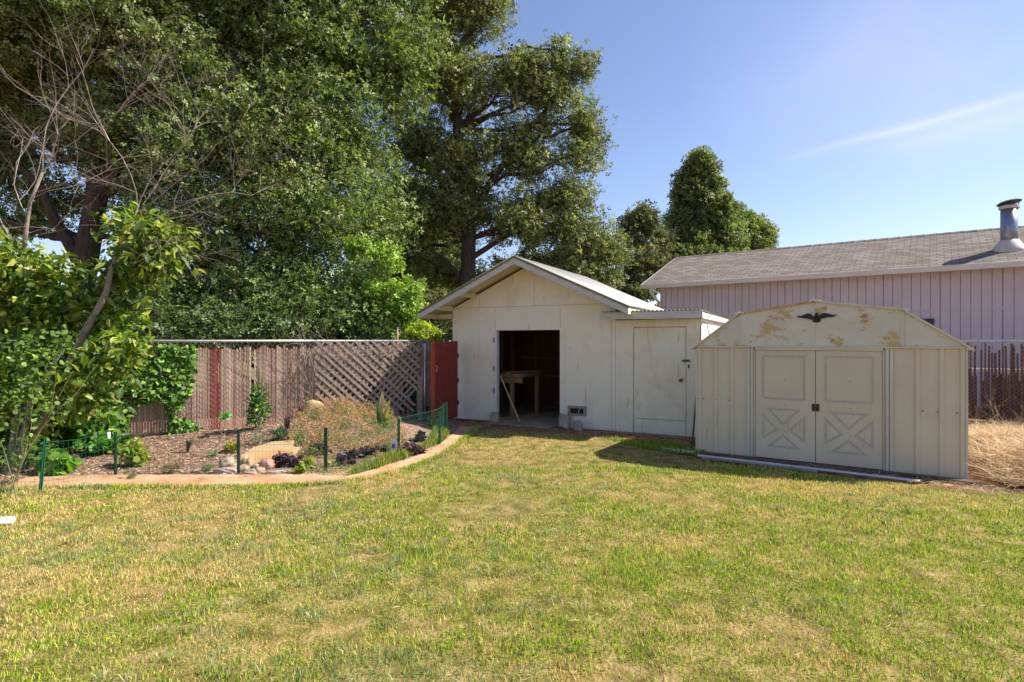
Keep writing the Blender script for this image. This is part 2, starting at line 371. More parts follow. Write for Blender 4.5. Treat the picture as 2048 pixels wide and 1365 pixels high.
LAWN = [(-14, -6), (14, -6), (14, 5.4), (5.9, 5.7), (4.8, 6.0), (2.35, 7.75), (2.0, 8.3), (1.67, 8.99), (1.46, 9.4), (.66, 9.78), (-.66, 10.1), (-.74, 9.0), (-.95, 7.83), (-1.33, 6.9), (-1.84, 6.38), (-3.41, 6.17), (-5.05, 6.15), (-5.5, 5.75), (-6.3, 5.45), (-14, 5.1)]
tag(sheet('lawn', LAWN, .1, lambda x, y: .004+.02*vnoise(x, y, 1.1, 5)*np.clip((vnoise(x, y, .7, 8)), 0, 1), M['lawn_soil']), kind='structure')
tag(sheet('planting_bed', BED, .06, lambda x, y: bedz(x, y)+.012*vnoise(x, y, 18, 4), M['mulch']), kind='structure')
# neighbour's ground behind the fence
nb = MB(); nb.add([(-60, 9.2, -.004), (-2, 12.2, -.004), (60, 30, -.004), (60, 90, -.004), (-60, 90, -.004)], [(0, 1, 2, 3, 4)])
M['far'] = mat('rough ground', [(.08,.09,.035), (.2,.17,.08)], .95, .6, .5, 10)
tag(nb.build('neighbouring_ground', M['far']), kind='structure')

# mowing strip round the bed
lo = resample([(-5.45, 6.02), (-5.08, 6.2), (-3.41, 6.2), (-2.4, 6.24), (-1.84, 6.43), (-1.37, 6.94), (-.99, 7.83), (-.80, 8.99), (-.70, 9.98), (-.62, 10.5)], 90)
up = resample([(-5.6, 6.55), (-4.9, 6.68), (-3.66, 6.68), (-2.6, 6.68), (-1.98, 6.86), (-1.52, 7.25), (-1.2, 8.0), (-1.06, 8.99), (-.98, 9.98), (-.95, 10.5)], 90)
e = MB(); vs = []; fs = []
for i in range(90):
    h = .022+.003*math.sin(i*1.7)
    vs += [(lo[i][0], lo[i][1], -.02), (lo[i][0], lo[i][1], h), (up[i][0], up[i][1], h+.01), (up[i][0], up[i][1], -.02)]
for i in range(89):
    a = i*4; fs += [(a, a+4, a+5, a+1), (a+1, a+5, a+6, a+2), (a+2, a+6, a+7, a+3)]
e.add(vs, fs+[(0, 1, 2, 3), (356, 359, 358, 357)])
tag(e.build('garden_edging', M['edging']), 'orange dirt-stained edging strip curving round the planting bed', 'garden edging')

# ------------------------------------------------------------------ white shed with lean-to
MA = (-1.236, 11.82); MR = math.atan2(-1.59, 3.106)
shed = thing('garden_shed', 'large white gabled shed with open dark doorway and flat-roofed lean-to', 'shed', (*MA, 0), MR)
W = 3.48; DL, DR, DT = 1.02, 2.41, 1.81; EAV = 2.28
DEEP = 3.3; C0 = 1.745
def roofz(x): return 3.13-.455*abs(x-C0)
b = MB(); T = .045; g_ = .004
for x0, x1 in ((0, .62), (.62, DL)): b.box(x0+g_/2, x1-g_/2, 0, T, 0, EAV-g_)
b.box(DL+g_/2, DR-g_/2, 0, T, DT, EAV-g_)
for x0, x1 in ((DR, 3.40), (3.40, W)): b.box(x0+g_/2, x1-g_/2, 0, T, -.02, EAV-g_)
for i, (x0, x1) in enumerate(((0, .65), (.65, 1.87), (1.87, 3.0), (3.0, W))):
    t0, t1 = roofz(x0)-.07, roofz(x1)-.07; poly = [(x0+g_/2, EAV), (x1-g_/2, EAV), (x1-g_/2, t1)]
    if x0 < C0 < x1: poly.append((C0, roofz(C0)-.07))
    poly.append((x0+g_/2, t0)); b.prism(poly, -.004, T)
b.build('front_wall', M['white_wall'], shed, bevel=.003)
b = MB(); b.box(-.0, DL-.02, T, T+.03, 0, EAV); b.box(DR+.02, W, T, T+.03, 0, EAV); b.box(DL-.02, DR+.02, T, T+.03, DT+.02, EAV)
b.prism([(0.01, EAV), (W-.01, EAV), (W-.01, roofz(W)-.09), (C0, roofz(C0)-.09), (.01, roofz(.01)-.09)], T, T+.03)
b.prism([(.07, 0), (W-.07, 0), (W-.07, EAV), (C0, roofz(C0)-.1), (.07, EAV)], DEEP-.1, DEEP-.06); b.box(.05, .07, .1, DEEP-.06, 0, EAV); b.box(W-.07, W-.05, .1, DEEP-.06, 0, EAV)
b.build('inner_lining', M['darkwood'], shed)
b = MB(); b.box(0, .045, T+.03, DEEP, 0, EAV+.03); b.prism([(.045, 0), (W-.045, 0), (W-.045, EAV), (C0, roofz(C0)-.08), (.045, EAV)], DEEP-.05, DEEP); b.build('rear_wall', M['white_wall'], shed)
b = MB(); b.box(W-.045, W, T+.03, DEEP, 0, EAV+.03); b.build('side_wall', M['white_side'], shed)
b = MB()
for x in (.45, 1.05, 1.65, 2.25, 2.85): b.box(x, x+.045, DEEP-.2, DEEP-.1, 0, EAV+.3)
for y in (.7, 1.3, 1.9, 2.5): b.box(.07, .16, y, y+.045, 0, EAV)
b.box(.07, W-.07, DEEP-.22, DEEP-.1, 1.15, 1.2)
b.build_each('stud', mat('stud wood', [(.2,.09,.045), (.28,.14,.07)], .9, 5, .3), shed)
b = MB(); b.box(.05, W-.05, .01, DEEP-.05, -.01, .015); b.box(DL+.05, DR-.05, -.35, .01, -.01, .012); b.build('floor_slab', M['slab'], shed)
b = MB(); b.box(DR-.002, DR+.1, -.018, -.002, -.02, DT+.03); b.build('door_casing', M['white_wall'], shed, bevel=.002)
b = MB(); b.box(DL-.015, DL+.035, -.02, .09, 0, DT-.001); b.build('door_jamb', mat('lavender white jamb', [(.6,.58,.58), (.72,.7,.7)], .6, 8), shed, bevel=.002)
for z in (1.62, 1.05, .62): MB().box(DL-.035, DL-.012, -.03, -.006, z-.05, z+.05).build('hinge', M['iron'], shed)
# vent
v = MB(); x0, x1, z0, z1 = 2.57, 2.93, .215, .395
v.box(x0, x1, -.03, -.006, z1-.045, z1); v.box(x0, x1, -.03, -.006, z0, z0+.04); v.box(x0, x0+.05, -.03, -.006, z0+.04, z1-.045); v.box(x1-.05, x1, -.03, -.006, z0+.04, z1-.045)
vo = v.build('vent', M['greywood'], shed, bevel=.003)
MB().box(x0+.05, x1-.05, -.012, -.006, z0+.04, z1-.045).build('vent_opening', M['gap'], vo)
MB().bar((2.78, -.02, z0+.045), (2.80, -.02, z1-.05), .012, .01).build('vent_slat', M['galv'], vo)
# roof: two corrugated slopes, rafters, fascia
HW, FRONT, BACK = 2.12, -.62, 3.32
def corr(m_, p0, p1, ya, yb, amp=.009, pitch=.068, th=.004):
    """corrugated sheet between ridge p0=(x,z) and eave p1, waves run along y"""
    n = int(abs(yb-ya)/pitch*6); vs = []; fs = []
    nx, nz_ = -(p1[1]-p0[1]), (p1[0]-p0[0]); l = math.hypot(nx, nz_); nx, nz_ = nx/l, nz_/l
    if nz_ < 0: nx, nz_ = -nx, -nz_
    for i in range(n+1):
        y = ya+(yb-ya)*i/n; h = amp*math.sin(2*math.pi*(y-ya)/pitch)
        for (px_, pz_) in (p0, p1):
            vs += [(px_+nx*h, y, pz_+nz_*h), (px_+nx*(h-th), y, pz_+nz_*(h-th))]
    for i in range(n):
        a = i*4; c = a+4; fs += [(a, a+2, c+2, c), (a+1, c+1, c+3, a+3), (a, c, c+1, a+1), (a+2, a+3, c+3, c+2)]
    fs += [(0, 1, 3, 2), (n*4, n*4+2, n*4+3, n*4+1)]
    m_.add(vs, fs)
for sgn in (-1, 1):
    r = MB(); corr(r, (C0, 3.17), (C0+sgn*(HW+.03), 3.17-.455*(HW+.03)), FRONT-.03, BACK)
    r.build('roof', M['corr'], shed, smooth=True, fix=False)
    MB().prism([(C0, 3.12), (C0+sgn*HW, 3.12-.455*HW), (C0+sgn*HW, 3.145-.455*HW), (C0, 3.145)][::sgn], FRONT+.03, BACK-.03).build('roof_decking', M['soffit'], shed)
    MB().prism([(C0, 3.13), (C0+sgn*(HW+.02), 3.13-.455*(HW+.02)), (C0+sgn*(HW+.02), 3.13-.455*(HW+.02)-.11), (C0, 3.02)], FRONT, FRONT+.028).build('fascia', M['fascia'], shed, bevel=.003)
    MB().prism([(C0, 3.162), (C0+sgn*(HW+.04), 3.162-.455*(HW+.04)), (C0+sgn*(HW+.04), 3.162-.455*(HW+.04)-.035), (C0, 3.127)], FRONT-.012, FRONT-.003).build('drip_edge', M['mossy'], shed)
rf = MB()
for xx in (.0, .55): rf.box(xx-.02, xx+.02, FRONT+.03, 0, roofz(xx)-.12, roofz(xx)-.02)
rf.box(C0-HW, C0-HW+.03, FRONT+.03, BACK-.05, 3.12-.455*HW-.1, 3.12-.455*HW); rf.box(C0+HW-.03, C0+HW, FRONT+.03, BACK-.05, 3.12-.455*HW-.1, 3.12-.455*HW)
rf.box(C0-HW+.03, 0, -.06, -.02, 3.12-.455*HW-.09, 3.12-.455*HW+.0)
rf.build_each('rafter', M['soffit'], shed, bevel=.002)
# lean-to
LT = 4.965; LX0, LX1, LZ = 3.81, 4.71, 1.84
b = MB(); b.box(W+.003, LX0-.006, 0, T, -.04, 1.97); b.box(LX1+.006, LT, 0, T, -.04, 1.97); b.box(LX0-.006, LX1+.006, 0, T, LZ+.006, 1.97)
b.box(W+.003, W+.08, -.006, .0, -.04, 1.96)
lw = b.build('lean_to_wall', M['white_wall'], shed, bevel=.002)
MB().box(W+.02, LT-.06, .1, .12, 0, 1.96).build('lean_to_lining', M['gap'], shed)
MB().box(LT-.045, LT, T, 3.25, 0, 2.03).build('lean_to_side_wall', M['white_side'], shed)
MB().box(W+.05, LT+.02, -.02, .04, -.12, -.045).build('lean_to_sill', M['wood_base'], shed)
d = MB(); d.box(LX0+.003, LX1-.004, .012, .04, .237, LZ-.003); d.box(LX0+.003, LX1-.004, .014, .04, -.035, .229)
door = d.build('lean_to_door', M['white_wall'], shed, bevel=.003)
MB().lathe([(.03, 0), (.03, .01), (.012, .015), (.012, .03), (.026, .035), (.03, .05), (.02, .065)], 14).build('door_knob', M['iron'], door)
kn = bpy.data.objects['door_knob']; kn.rotation_euler = (R(90), 0, 0); kn.location = (4.63, .004, .93)
l = MB(); l.box(4.66, 4.765, -.012, .004, 1.245, 1.285); l.tube([(4.64, -.02, 1.265), (4.79, -.02, 1.265)], .007, 8); l.box(4.745, 4.77, -.014, 0, 1.14, 1.2); l.build('door_latch', M['iron'], door)
r = MB()
n = 130; vs = []; fs = []; xa, xb = 3.33, LT+.07
for i in range(n*2+1):
    x = xa+(xb-xa)*i/(n*2); h = .009*math.sin(2*math.pi*x/.068)
    for y, z in ((-.36, 2.115), (3.3, 2.075)): vs += [(x, y, z+h), (x, y, z+h-.005)]
for i in range(n*2):
    a = i*4; c = a+4; fs += [(a, a+2, c+2, c), (a+1, c+1, c+3, a+3), (a, c, c+1, a+1), (a+2, a+3, c+3, c+2)]
r.add(vs, fs); lr = r.build('lean_to_roof', M['corr'], shed, smooth=True, fix=False)
MB().box(3.33, LT+.07, -.345, -.315, 1.975, 2.1).build('lean_to_fascia', M['fascia'], lr, bevel=.003)
MB().box(LT+.035, LT+.065, -.315, 3.28, 1.975, 2.07).build('lean_to_fascia', M['white_side'], lr, bevel=.003)
MB().box(3.4, LT+.03, -.31, 3.2, 2.062, 2.078).build('lean_to_soffit', M['soffit'], lr)

def shed_pt(x, y, z=0):
    c, s = math.cos(MR), math.sin(MR); return (MA[0]+c*x-s*y, MA[1]+s*x+c*y, z)
# things inside and beside the shed
t = thing('workbench', 'rough brown wooden workbench standing inside the open shed doorway', 'workbench', shed_pt(.3, .4), MR)
MB().box(-.15, 1.15, .0, .1, .86, .93).build('top_frame', M['bench'], t, bevel=.004)
b = MB(); b.box(-.15, 1.15, .8, .88, .86, .93); b.box(-.15, -.06, .1, .8, .86, .93); b.box(1.06, 1.15, .1, .8, .86, .93); b.bar((.7, .05, .95), (1.1, .85, .95), .09, .035); b.build('top_frame', M['bench'], t, bevel=.004)
MB().box(-.1, 1.1, .02, .08, .74, .85).build('apron', M['bench'], t, bevel=.004)
for lx, ly in ((.82, .02), (1.06, .72), (-.08, .02), (-.08, .78)): MB().box(lx, lx+.085, ly, ly+.07, .0, .86).build('leg', M['bench'], t, bevel=.004)
MB().box(.9, 1.9, 1.6, 2.2, .78, .83).build('shelf_board', M['darkwood'], t)
b = MB(); b.tube([shed_pt(1.08, .10, .9), shed_pt(1.36, -.02, .45), shed_pt(1.62, -.12, .03)], .013, 8)
tag(b.build('wooden_pole', mat('tan handle', [(.42,.28,.15), (.5,.36,.22)], .6, 8)), 'thin tan wooden pole leaning against the workbench in the doorway', 'pole')
b = MB(); b.tube([shed_pt(1.98, 1.4, .9), shed_pt(2.08, 1.2, .02)], .010, 8)
tag(b.build('white_rod', M['whitepaint']), 'thin white rod leaning in the dark back of the shed', 'rod')
b = MB(); b.bar(shed_pt(1.08, .0, .05), shed_pt(1.75, 1.3, .05), .05, .06)
tag(b.build('floor_timber', M['bench']), 'length of timber lying on the shed floor under the workbench', 'timber')

def rock(name, label, cat, loc, rx, ry, rz, m, seed, group=None, rotz=0, flat=.0, box=.0):
    bm = bmesh.new(); bmesh.ops.create_icosphere(bm, subdivisions=3, radius=1)
    for v_ in bm.verts:
        p = v_.co.copy()
        if box: 
            mx = max(abs(p.x), abs(p.y), abs(p.z)); p = p.lerp(p/mx, box)
        k = 1+.28*(mnoise.noise(p*1.3+Vector((seed*3.1, 0, 0))))+.10*mnoise.noise(p*3.5+Vector((0, seed*2.3, 0)))
        v_.co = Vector((p.x*k*rx, p.y*k*ry, max(p.z*k, -.55)*rz))
    me = bpy.data.meshes.new(name); bm.to_mesh(me); bm.free(); me.materials.append(m)
    me.polygons.foreach_set('use_smooth', [True]*len(me.polygons))
    o = bpy.data.objects.new(name, me); sc.collection.objects.link(o); o.location = (loc[0], loc[1], loc[2]+.5*rz); o.rotation_euler = (0, 0, rotz)
    return tag(o, label, cat, group)
rock('stone_block', 'grey-tan stone block propped at the foot of the shed door jamb', 'stone', shed_pt(1.07, -.10), .09, .08, .13, M['rock_grey'], 3, rotz=MR, box=.6)
# log pieces by the wall
def log(px, label, r, h, tilt):
    x, y, z = shed_pt(*px); b = MB(); prof = []
    n = 14; vs = []; fs = []
    for j, zz in enumerate((0, h*.5, h)):
        for k in range(n):
            t_ = 2*math.pi*k/n; rr = r*(1+.10*math.sin(3*t_+px[0])+.06*math.sin(5*t_)); vs.append((rr*math.cos(t_), rr*math.sin(t_), zz+.02*math.sin(t_*2)))
    for j in range(2):
        for k in range(n): fs.append((j*n+k, j*n+(k+1) % n, (j+1)*n+(k+1) % n, (j+1)*n+k))
    fs += [tuple(range(n))[::-1], tuple(2*n+k for k in range(n))]
    b.add(vs, fs); o = b.build('log', M['log'], smooth=False, bevel=.006); o.location = (x, y, z); o.rotation_euler = (R(tilt), R(8), 0)
    tag(o, label, 'log', 'cut logs against the shed wall')
log((2.56, -.22), 'taller grey log chunk leaning on the shed wall below the vent', .11, .24, -14)
log((2.86, -.30), 'shorter grey log stump with weeds on top right of the taller one', .09, .15, 5)

# ------------------------------------------------------------------ metal shed
SA = (2.67, 8.24); SR = math.atan2(-1.71, 2.55)
ms = thing('metal_shed', 'beige metal storage shed with gambrel roof and closed double doors', 'shed', (*SA, 0), SR)
SW, SD = 3.07, 2.5
def ribbed(b, x0, x1, ribs, z0, z1, y=0):
    b.box(x0, x1, y, y+.02, z0, z1)
    for rx_ in ribs:
        vs = []; w = .034
        prof = [(rx_-w, y), (rx_-w*.55, y-.022), (rx_+w*.55, y-.022), (rx_+w, y)]
        for zz in (z0+.001, z1-.001):
            vs += [(p, q, zz) for p, q in prof]
        b.add(vs, [(0, 1, 5, 4), (1, 2, 6, 5), (2, 3, 7, 6), (0, 3, 2, 1), (4, 5, 6, 7)])
b = MB(); ribbed(b, .0, .70, (.045, .275, .495), .0, 1.52); b.build('front_panel', M['metal_wall'], ms)
b = MB(); ribbed(b, 2.37, SW, (2.61, 2.84, 3.035), .0, 1.52); b.build('front_panel', M['metal_wall'], ms)
b = MB(); b.box(0, .02, .02, SD, 0, 1.50); b.box(SW-.02, SW, .02, SD, 0, 1.50); b.box(.02, SW-.02, SD-.02, SD, 0, 1.5)
b.prism([(0, 1.5), (SW, 1.5), (2.46, 1.96), (1.525, 2.09), (.6, 1.96)], SD-.02, SD); b.build('side_wall', M['metal_wall'], ms)
b = MB(); b.box(-.008, .018, -.012, .0, 0, 1.5); b.box(SW-.012, SW+.012, -.026, .0, 0, 1.5); b.build_each('corner_trim', M['metal_trim'], ms)
GB = [(-.02, 1.533), (3.09, 1.533), (2.46, 1.972), (1.525, 2.105), (.605, 1.972)]
gb = MB(); gb.prism([(-.02, 1.533), (.607, 1.533), (.607, 1.972)], -.03, -.008); gb.prism([(2.462, 1.533), (3.09, 1.533), (2.462, 1.972)], -.03, -.008)
gb.prism([(.61, 1.533), (1.523, 1.533), (1.523, 2.104), (.61, 1.974)], -.036, -.008); gb.prism([(1.527, 1.533), (2.459, 1.533), (2.459, 1.974), (1.527, 2.104)], -.036, -.008)
gbo = gb.build('gable', M['metal_gable'], ms, bevel=.002)
b = MB(); b.box(1.49, 1.527, -.042, -.036, 1.535, 2.09); b.box(.585, .625, -.04, -.036, 1.535, 1.96); b.box(2.44, 2.48, -.04, -.036, 1.535, 1.96); b.build_each('seam_strip', M['metal_trim'], gbo)
b = MB(); b.box(-.03, 3.1, -.046, -.008, 1.512, 1.532); b.build('eave_trim', M['metal_trim'], ms)
RP = [(-.06, 1.49), (.6, 1.99), (1.525, 2.125), (2.465, 1.99), (3.14, 1.505)]
rb = MB()
for (x0, z0), (x1, z1) in zip(RP[:-1], RP[1:]):
    rb.prism([(x0, z0), (x1, z1), (x1, z1-.012), (x0, z0-.012)], -.06, SD+.05)
ro = rb.build('roof', M['metal_roof'], ms)
for i, ((x0, z0), (x1, z1)) in enumerate(zip(RP[:-1], RP[1:])):
    MB().prism([(x0, z0+.003), (x1, z1+.003), (x1, z1-.022), (x0, z0-.022)], -.068, -.060).build('roof_trim', M['rust_edge'] if i == 1 else M['metal_trim'], ro)
for cx_, cz in ((.6, 1.993), (1.525, 2.129), (2.465, 1.993)):
    b = MB()
    for k in range(6): b.tube([(cx_-.055+k*.022, -.08, cz-abs(cx_-.055+k*.022-cx_)*.14), (cx_-.055+k*.022, .06, cz-abs(cx_-.055+k*.022-cx_)*.14)], .011, 6)
    b.build('ridge_cap', M['metal_trim'], ro)
# door frame
b = MB(); b.box(.70, .735, -.03, .02, 0, 1.51); b.box(.745, .775, -.036, .02, 0, 1.51); b.box(.785, .80, -.024, .02, 0, 1.49)
b.box(2.265, 2.28, -.024, .02, 0, 1.49); b.box(2.295, 2.325, -.036, .02, 0, 1.51); b.box(2.335, 2.37, -.03, .02, 0, 1.51); b.box(.8, 2.265, -.034, .02, 1.478, 1.512)
b.box(.735, .745, -.012, .02, 0, 1.51); b.box(.775, .785, -.012, .02, 0, 1.51); b.box(2.28, 2.295, -.012, .02, 0, 1.51); b.box(2.325, 2.335, -.012, .02, 0, 1.51)
b.build('door_frame', M['metal_trim'], ms, bevel=.002)
MB().box(.8, 2.265, .03, .035, 0, 1.48).build('door_backing', M['gap'], ms)
def tri(b, pts, w, y):
    """outline of a polygon as mitred flat strips 2 mm proud"""
    c = Vector((sum(p[0] for p in pts)/len(pts), sum(p[1] for p in pts)/len(pts))); n = len(pts)
    P = [Vector(p) for p in pts]; inner = []
    for i in range(n):
        a = (P[i]-P[i-1]).normalized(); d = (P[(i+1) % n]-P[i]).normalized()
        na = Vector((-a.y, a.x)); nd = Vector((-d.y, d.x))
        if na.dot(c-P[i]) < 0: na = -na
        if nd.dot(c-P[i]) < 0: nd = -nd
        k = (na+nd); inner.append(P[i]+k*(w/(1+na.dot(nd))))
    for i in range(n):
        j = (i+1) % n; q = [P[i], P[j], inner[j], inner[i]]
        b.prism([(v_.x, v_.y) for v_ in q], y-.0015, y)
for s, (x0, x1) in enumerate(((.803, 1.529), (1.535, 2.262))):
    dr = MB().box(x0, x1, -.010, .008, .02, 1.476).build('door', M['metal_wall'], ms, bevel=.004)
    px0, px1 = (.885, 1.415) if s == 0 else (1.635, 2.17)
    b = MB(); tri(b, [(px0, .815), (px1, .815), (px1, 1.41), (px0, 1.41)], .030, -.0105)
    za, zb = .17, .70; cx_, cz = (px0+px1)/2, (za+zb)/2-.02; g2 = .055
    tri(b, [(px0, za+.09), (cx_-g2, cz), (px0, zb-.07)], .030, -.0105); tri(b, [(px1, za+.09), (px1, zb-.07), (cx_+g2, cz)], .030, -.0105)
    tri(b, [(px0+.05, za), (px1-.05, za), (cx_, cz-g2)], .030, -.0105); tri(b, [(px0+.05, zb), (cx_, cz+g2), (px1-.05, zb)], .030, -.0105)
    b.build('painted_trim', M['door_mark'], dr)
    b = MB(); hx = x1-.035 if s == 0 else x0+.03
    b.box(x1-.036 if s == 0 else x0+.004, x1-.004 if s == 0 else x0+.04, -.026, -.0105, .69, .785); b.build('handle', M['black'], dr, bevel=.004)
    b = MB()
    for z in (.40, .75, 1.09): b.tube([((px0+px1)/2+.02, -.016, z), ((px0+px1)/2+.02, -.010, z)], .006, 8)
    b.build_each('rivet', M['iron'], dr)
b = MB()
for x in (.04, .10, .29, .46, 2.66, 2.80, 2.98): b.tube([(x, -.026, .77), (x, -.0, .77)], .007, 8)
b.build_each('screw', M['iron'], ms)
b = MB(); b.box(-.03, SW+.05, -.05, SD, -.1, .0); b.box(-.02, SW+.16, -.17, -.052, -.06, .022); b.build('base_timber', M['wood_base'], ms)
# eagle emblem, outline extruded with a raised body
eag = [(480,345),(540,330),(620,325),(700,300),(760,270),(820,250),(880,262),(930,300),(965,330),(1000,335),(1020,310),(1030,270),(1050,240),(1085,230),(1120,245),(1128,262),(1108,268),(1100,290),(1120,325),(1150,325),(1190,285),(1240,255),(1300,245),(1380,250),(1460,275),(1530,298),(1600,298),(1672,285),(1650,310),(1600,335),(1540,355),(1450,352),(1380,365),(1310,390),(1230,405),(1170,425),(1195,465),(1180,490),(1120,515),(1050,522),(990,512),(950,490),(938,478),(975,450),(985,435),(930,440),(870,425),(820,395),(770,405),(700,400),(640,385),(580,380),(540,360)]
pl = [wp(SA, SR, 1560+x/14.63, 610+y/14.63, -.04) for x, y in eag]
b = MB()
def extr(b, poly, y0, y1):
    bm = bmesh.new(); f = bm.faces.new([bm.verts.new((x, y0, z)) for x, z in poly]); r_ = bmesh.ops.extrude_face_region(bm, geom=[f])
    for g in r_['geom']:
        if isinstance(g, bmesh.types.BMVert): g.co.y = y1
    bmesh.ops.triangulate(bm, faces=bm.faces[:]); bm.verts.ensure_lookup_table(); bm.verts.index_update()
    b.add([v_.co[:] for v_ in bm.verts], [tuple(v_.index for v_ in f.verts) for f in bm.faces]); bm.free()
extr(b, pl, -.054, -.0365)
def ep(cx, cy): return wp(SA, SR, 1560+cx/14.63, 610+cy/14.63, -.04)
hd = ep(1075, 262); bd = ep(1065, 380); tl = ep(1065, 480)
b.tube([(hd[0], -.056, hd[1]), (bd[0], -.058, bd[1]+.03), (bd[0], -.06, bd[1]), (tl[0], -.055, tl[1])], [.012, .018, .024, .012], 8)
for sx in (-1, 1):
    for k in range(6):
        p = ep(1065+sx*(120+k*62), 330-12*(3-abs(k-2.5))); q = ep(1065+sx*(150+k*75), 395-8*k); b.bar((p[0], -.056, p[1]), (q[0], -.056, q[1]), .006, .006)
tag(b.build('eagle_emblem', M['black'], ms), 'black spread-winged eagle emblem on the rusty gable')
bpy.data.objects['eagle_emblem'].pop('category', None)
# stuff in front of the metal shed
def spt(x, y, z=0):
    c, s = math.cos(SR), math.sin(SR); return (SA[0]+c*x-s*y, SA[1]+s*x+c*y, z)
b = MB(); b.bar(spt(.12, -.36, .02), spt(2.62, -.42, .018), .06, .018)
tag(b.build('white_board', M['pvc'], bevel=.004), 'long bluish-white board lying along the foot of the metal shed', 'board')
b = MB(); b.bar(spt(-.46, -.16, .02), spt(.02, -.20, .02), .05, .025)
tag(b.build('white_board', M['pvc'], bevel=.004), 'short white board lying in grass left of the metal shed corner', 'board')
b = MB(); b.bar(spt(.2, -.46, .012), spt(1.6, -.52, .014), .05, .02)
tag(b.build('grey_plank', M['greywood'], bevel=.003), 'thin grey plank half buried in grass before the long white board', 'plank')
b = MB(); x, y = gp(0, 1052); b.tube([(x-.5, y-.12, .04), (x+.09, y+.03, .035)], .035, 12)
tag(b.build('white_pipe', M['whitepaint'], smooth=True), 'white pipe end poking in at the left edge of the lawn', 'pipe')
# shepherd hook between the sheds
hx, hy, _ = spt(-.10, .55); zt = 1.95; path = [(hx, hy, 0), (hx+.01, hy, 1.75)]
for k in range(9):
    a = math.pi*(1-k/8); path.append((hx+.065+.055*math.cos(a), hy, 1.80+.09*math.sin(a)))
path += [(hx+.13, hy, 1.72), (hx+.14, hy, 1.70), (hx+.15, hy, 1.72)]
b = MB(); b.tube(path, .006, 8); tag(b.build('garden_hook', M['iron'], smooth=True), 'thin iron garden hook rising between the two sheds', 'hook')
b = MB(); b.bar(spt(-.07, .02, 0), spt(-.035, .12, .82), .022, .012); tag(b.build('green_stake', M['dark_post']), 'dark green stake leaning at the left corner of the metal shed', 'stake')

# ------------------------------------------------------------------ lavender house
HA = (4.27, 18.76); HR = R(-36.8)
hs = thing('house', 'lavender sided house with long brown shingle roof behind the metal shed', 'house', (*HA, 0), HR)
LEN = 24; rise = .4065; HDEP = 6.2
b = MB(); x = .48; k = 0
while x < LEN-.5:
    w = .2
    for z0, z1 in ((0, 2.37), (2.415, 3.40)):
        b.box(x, x+w-(.012 if k % 6 else .02), .40, .44, z0, z1)
    x += w; k += 1
wl_ = b.build('wall', M['lav'], hs)
MB().box(.48, LEN-.5, .43, .47, 0, 3.40).build('wall_backing', mat('lavender groove', [(.42,.34,.375)], .8), hs)
b = MB(); b.box(.47, LEN-.5, .385, .44, 2.37, 2.415); b.build('band_board', M['lav'], hs)
b = MB(); b.box(.48, .52, .47, HDEP-.4, 0, 3.4); b.box(.48, LEN-.5, HDEP-.44, HDEP-.4, 0, 3.4)
b.prism([(0, 0), (0, 0), (0, 0)], 0, 0) if False else None
b.add([(.5, .4, 3.4), (.5, 3.1, 4.62), (.5, 5.8, 3.4), (.54, .4, 3.4), (.54, 3.1, 4.62), (.54, 5.8, 3.4)], [(0, 1, 2), (3, 5, 4), (0, 3, 4, 1), (1, 4, 5, 2), (0, 2, 5, 3)])
b.build('end_wall', M['lav'], hs)
def slope(y0, y1, z0, z1, name, mt, t=.05):
    b = MB(); b.add([(0, y0, z0), (LEN, y0, z0), (LEN, y1, z1), (0, y1, z1), (0, y0, z0-t), (LEN, y0, z0-t), (LEN, y1, z1-t), (0, y1, z1-t)],
                    [(0,1,2,3),(7,6,5,4),(0,4,5,1),(1,5,6,2),(2,6,7,3),(3,7,4,0)]); return b.build(name, mt, hs)
rf1 = slope(-.02, 3.1, 3.455-.008, 3.455+rise*3.1, 'roof', M['shingle']); slope(HDEP+.02, 3.1, 3.447, 3.455+rise*3.1, 'roof', M['shingle'])
b = MB(); x = 0
while x < LEN:
    z = 3.455+rise*3.1+.012; b.add([(x, 2.98, z-.055), (x+.31, 2.98, z-.045), (x+.31, 3.1, z+.016), (x, 3.1, z+.004), (x, 3.22, z-.055), (x+.31, 3.22, z-.045)], [(0, 1, 2, 3), (3, 2, 5, 4)]); x += .3
b.build('ridge_cap', M['shingle'], rf1)
MB().box(-.03, LEN, -.10, -.02, 3.31, 3.45).build('gutter', M['trimcream'], hs, bevel=.012)
MB().box(0, LEN, -.0, .40, 3.38, 3.395).build('soffit', M['trimcream'], hs)
b = MB(); b.add([(-.03, -.02, 3.45), (-.03, 3.1, 4.71), (-.03, 3.1, 4.58), (-.03, -.02, 3.31), (0, -.02, 3.45), (0, 3.1, 4.71), (0, 3.1, 4.58), (0, -.02, 3.31)], [(0,1,2,3),(7,6,5,4),(0,4,5,1),(1,5,6,2),(2,6,7,3),(3,7,4,0)]); b.build('rake_board', M['trimcream'], hs)
b = MB(); b.tube([(.35, -.06, 3.32), (.35, -.06, 3.2), (.42, .1, 3.0), (.5, .33, 2.85), (.5, .35, .1)], .045, 10); b.build('downspout', M['trimcream'], hs, smooth=True)
w_ = MB(); w_.box(6.9, 7.75, .36, .40, 2.08, 2.17); w_.box(6.9, 6.97, .36, .4, 1.1, 2.08); w_.box(7.66, 7.74, .36, .40, 1.1, 2.08); w_.box(6.9, 7.74, .36, .40, 1.02, 1.1)
wo_ = w_.build('window', M['windowframe'], hs); MB().box(6.97, 7.66, .375, .385, 1.1, 2.08).build('pane', M['glass'], wo_)
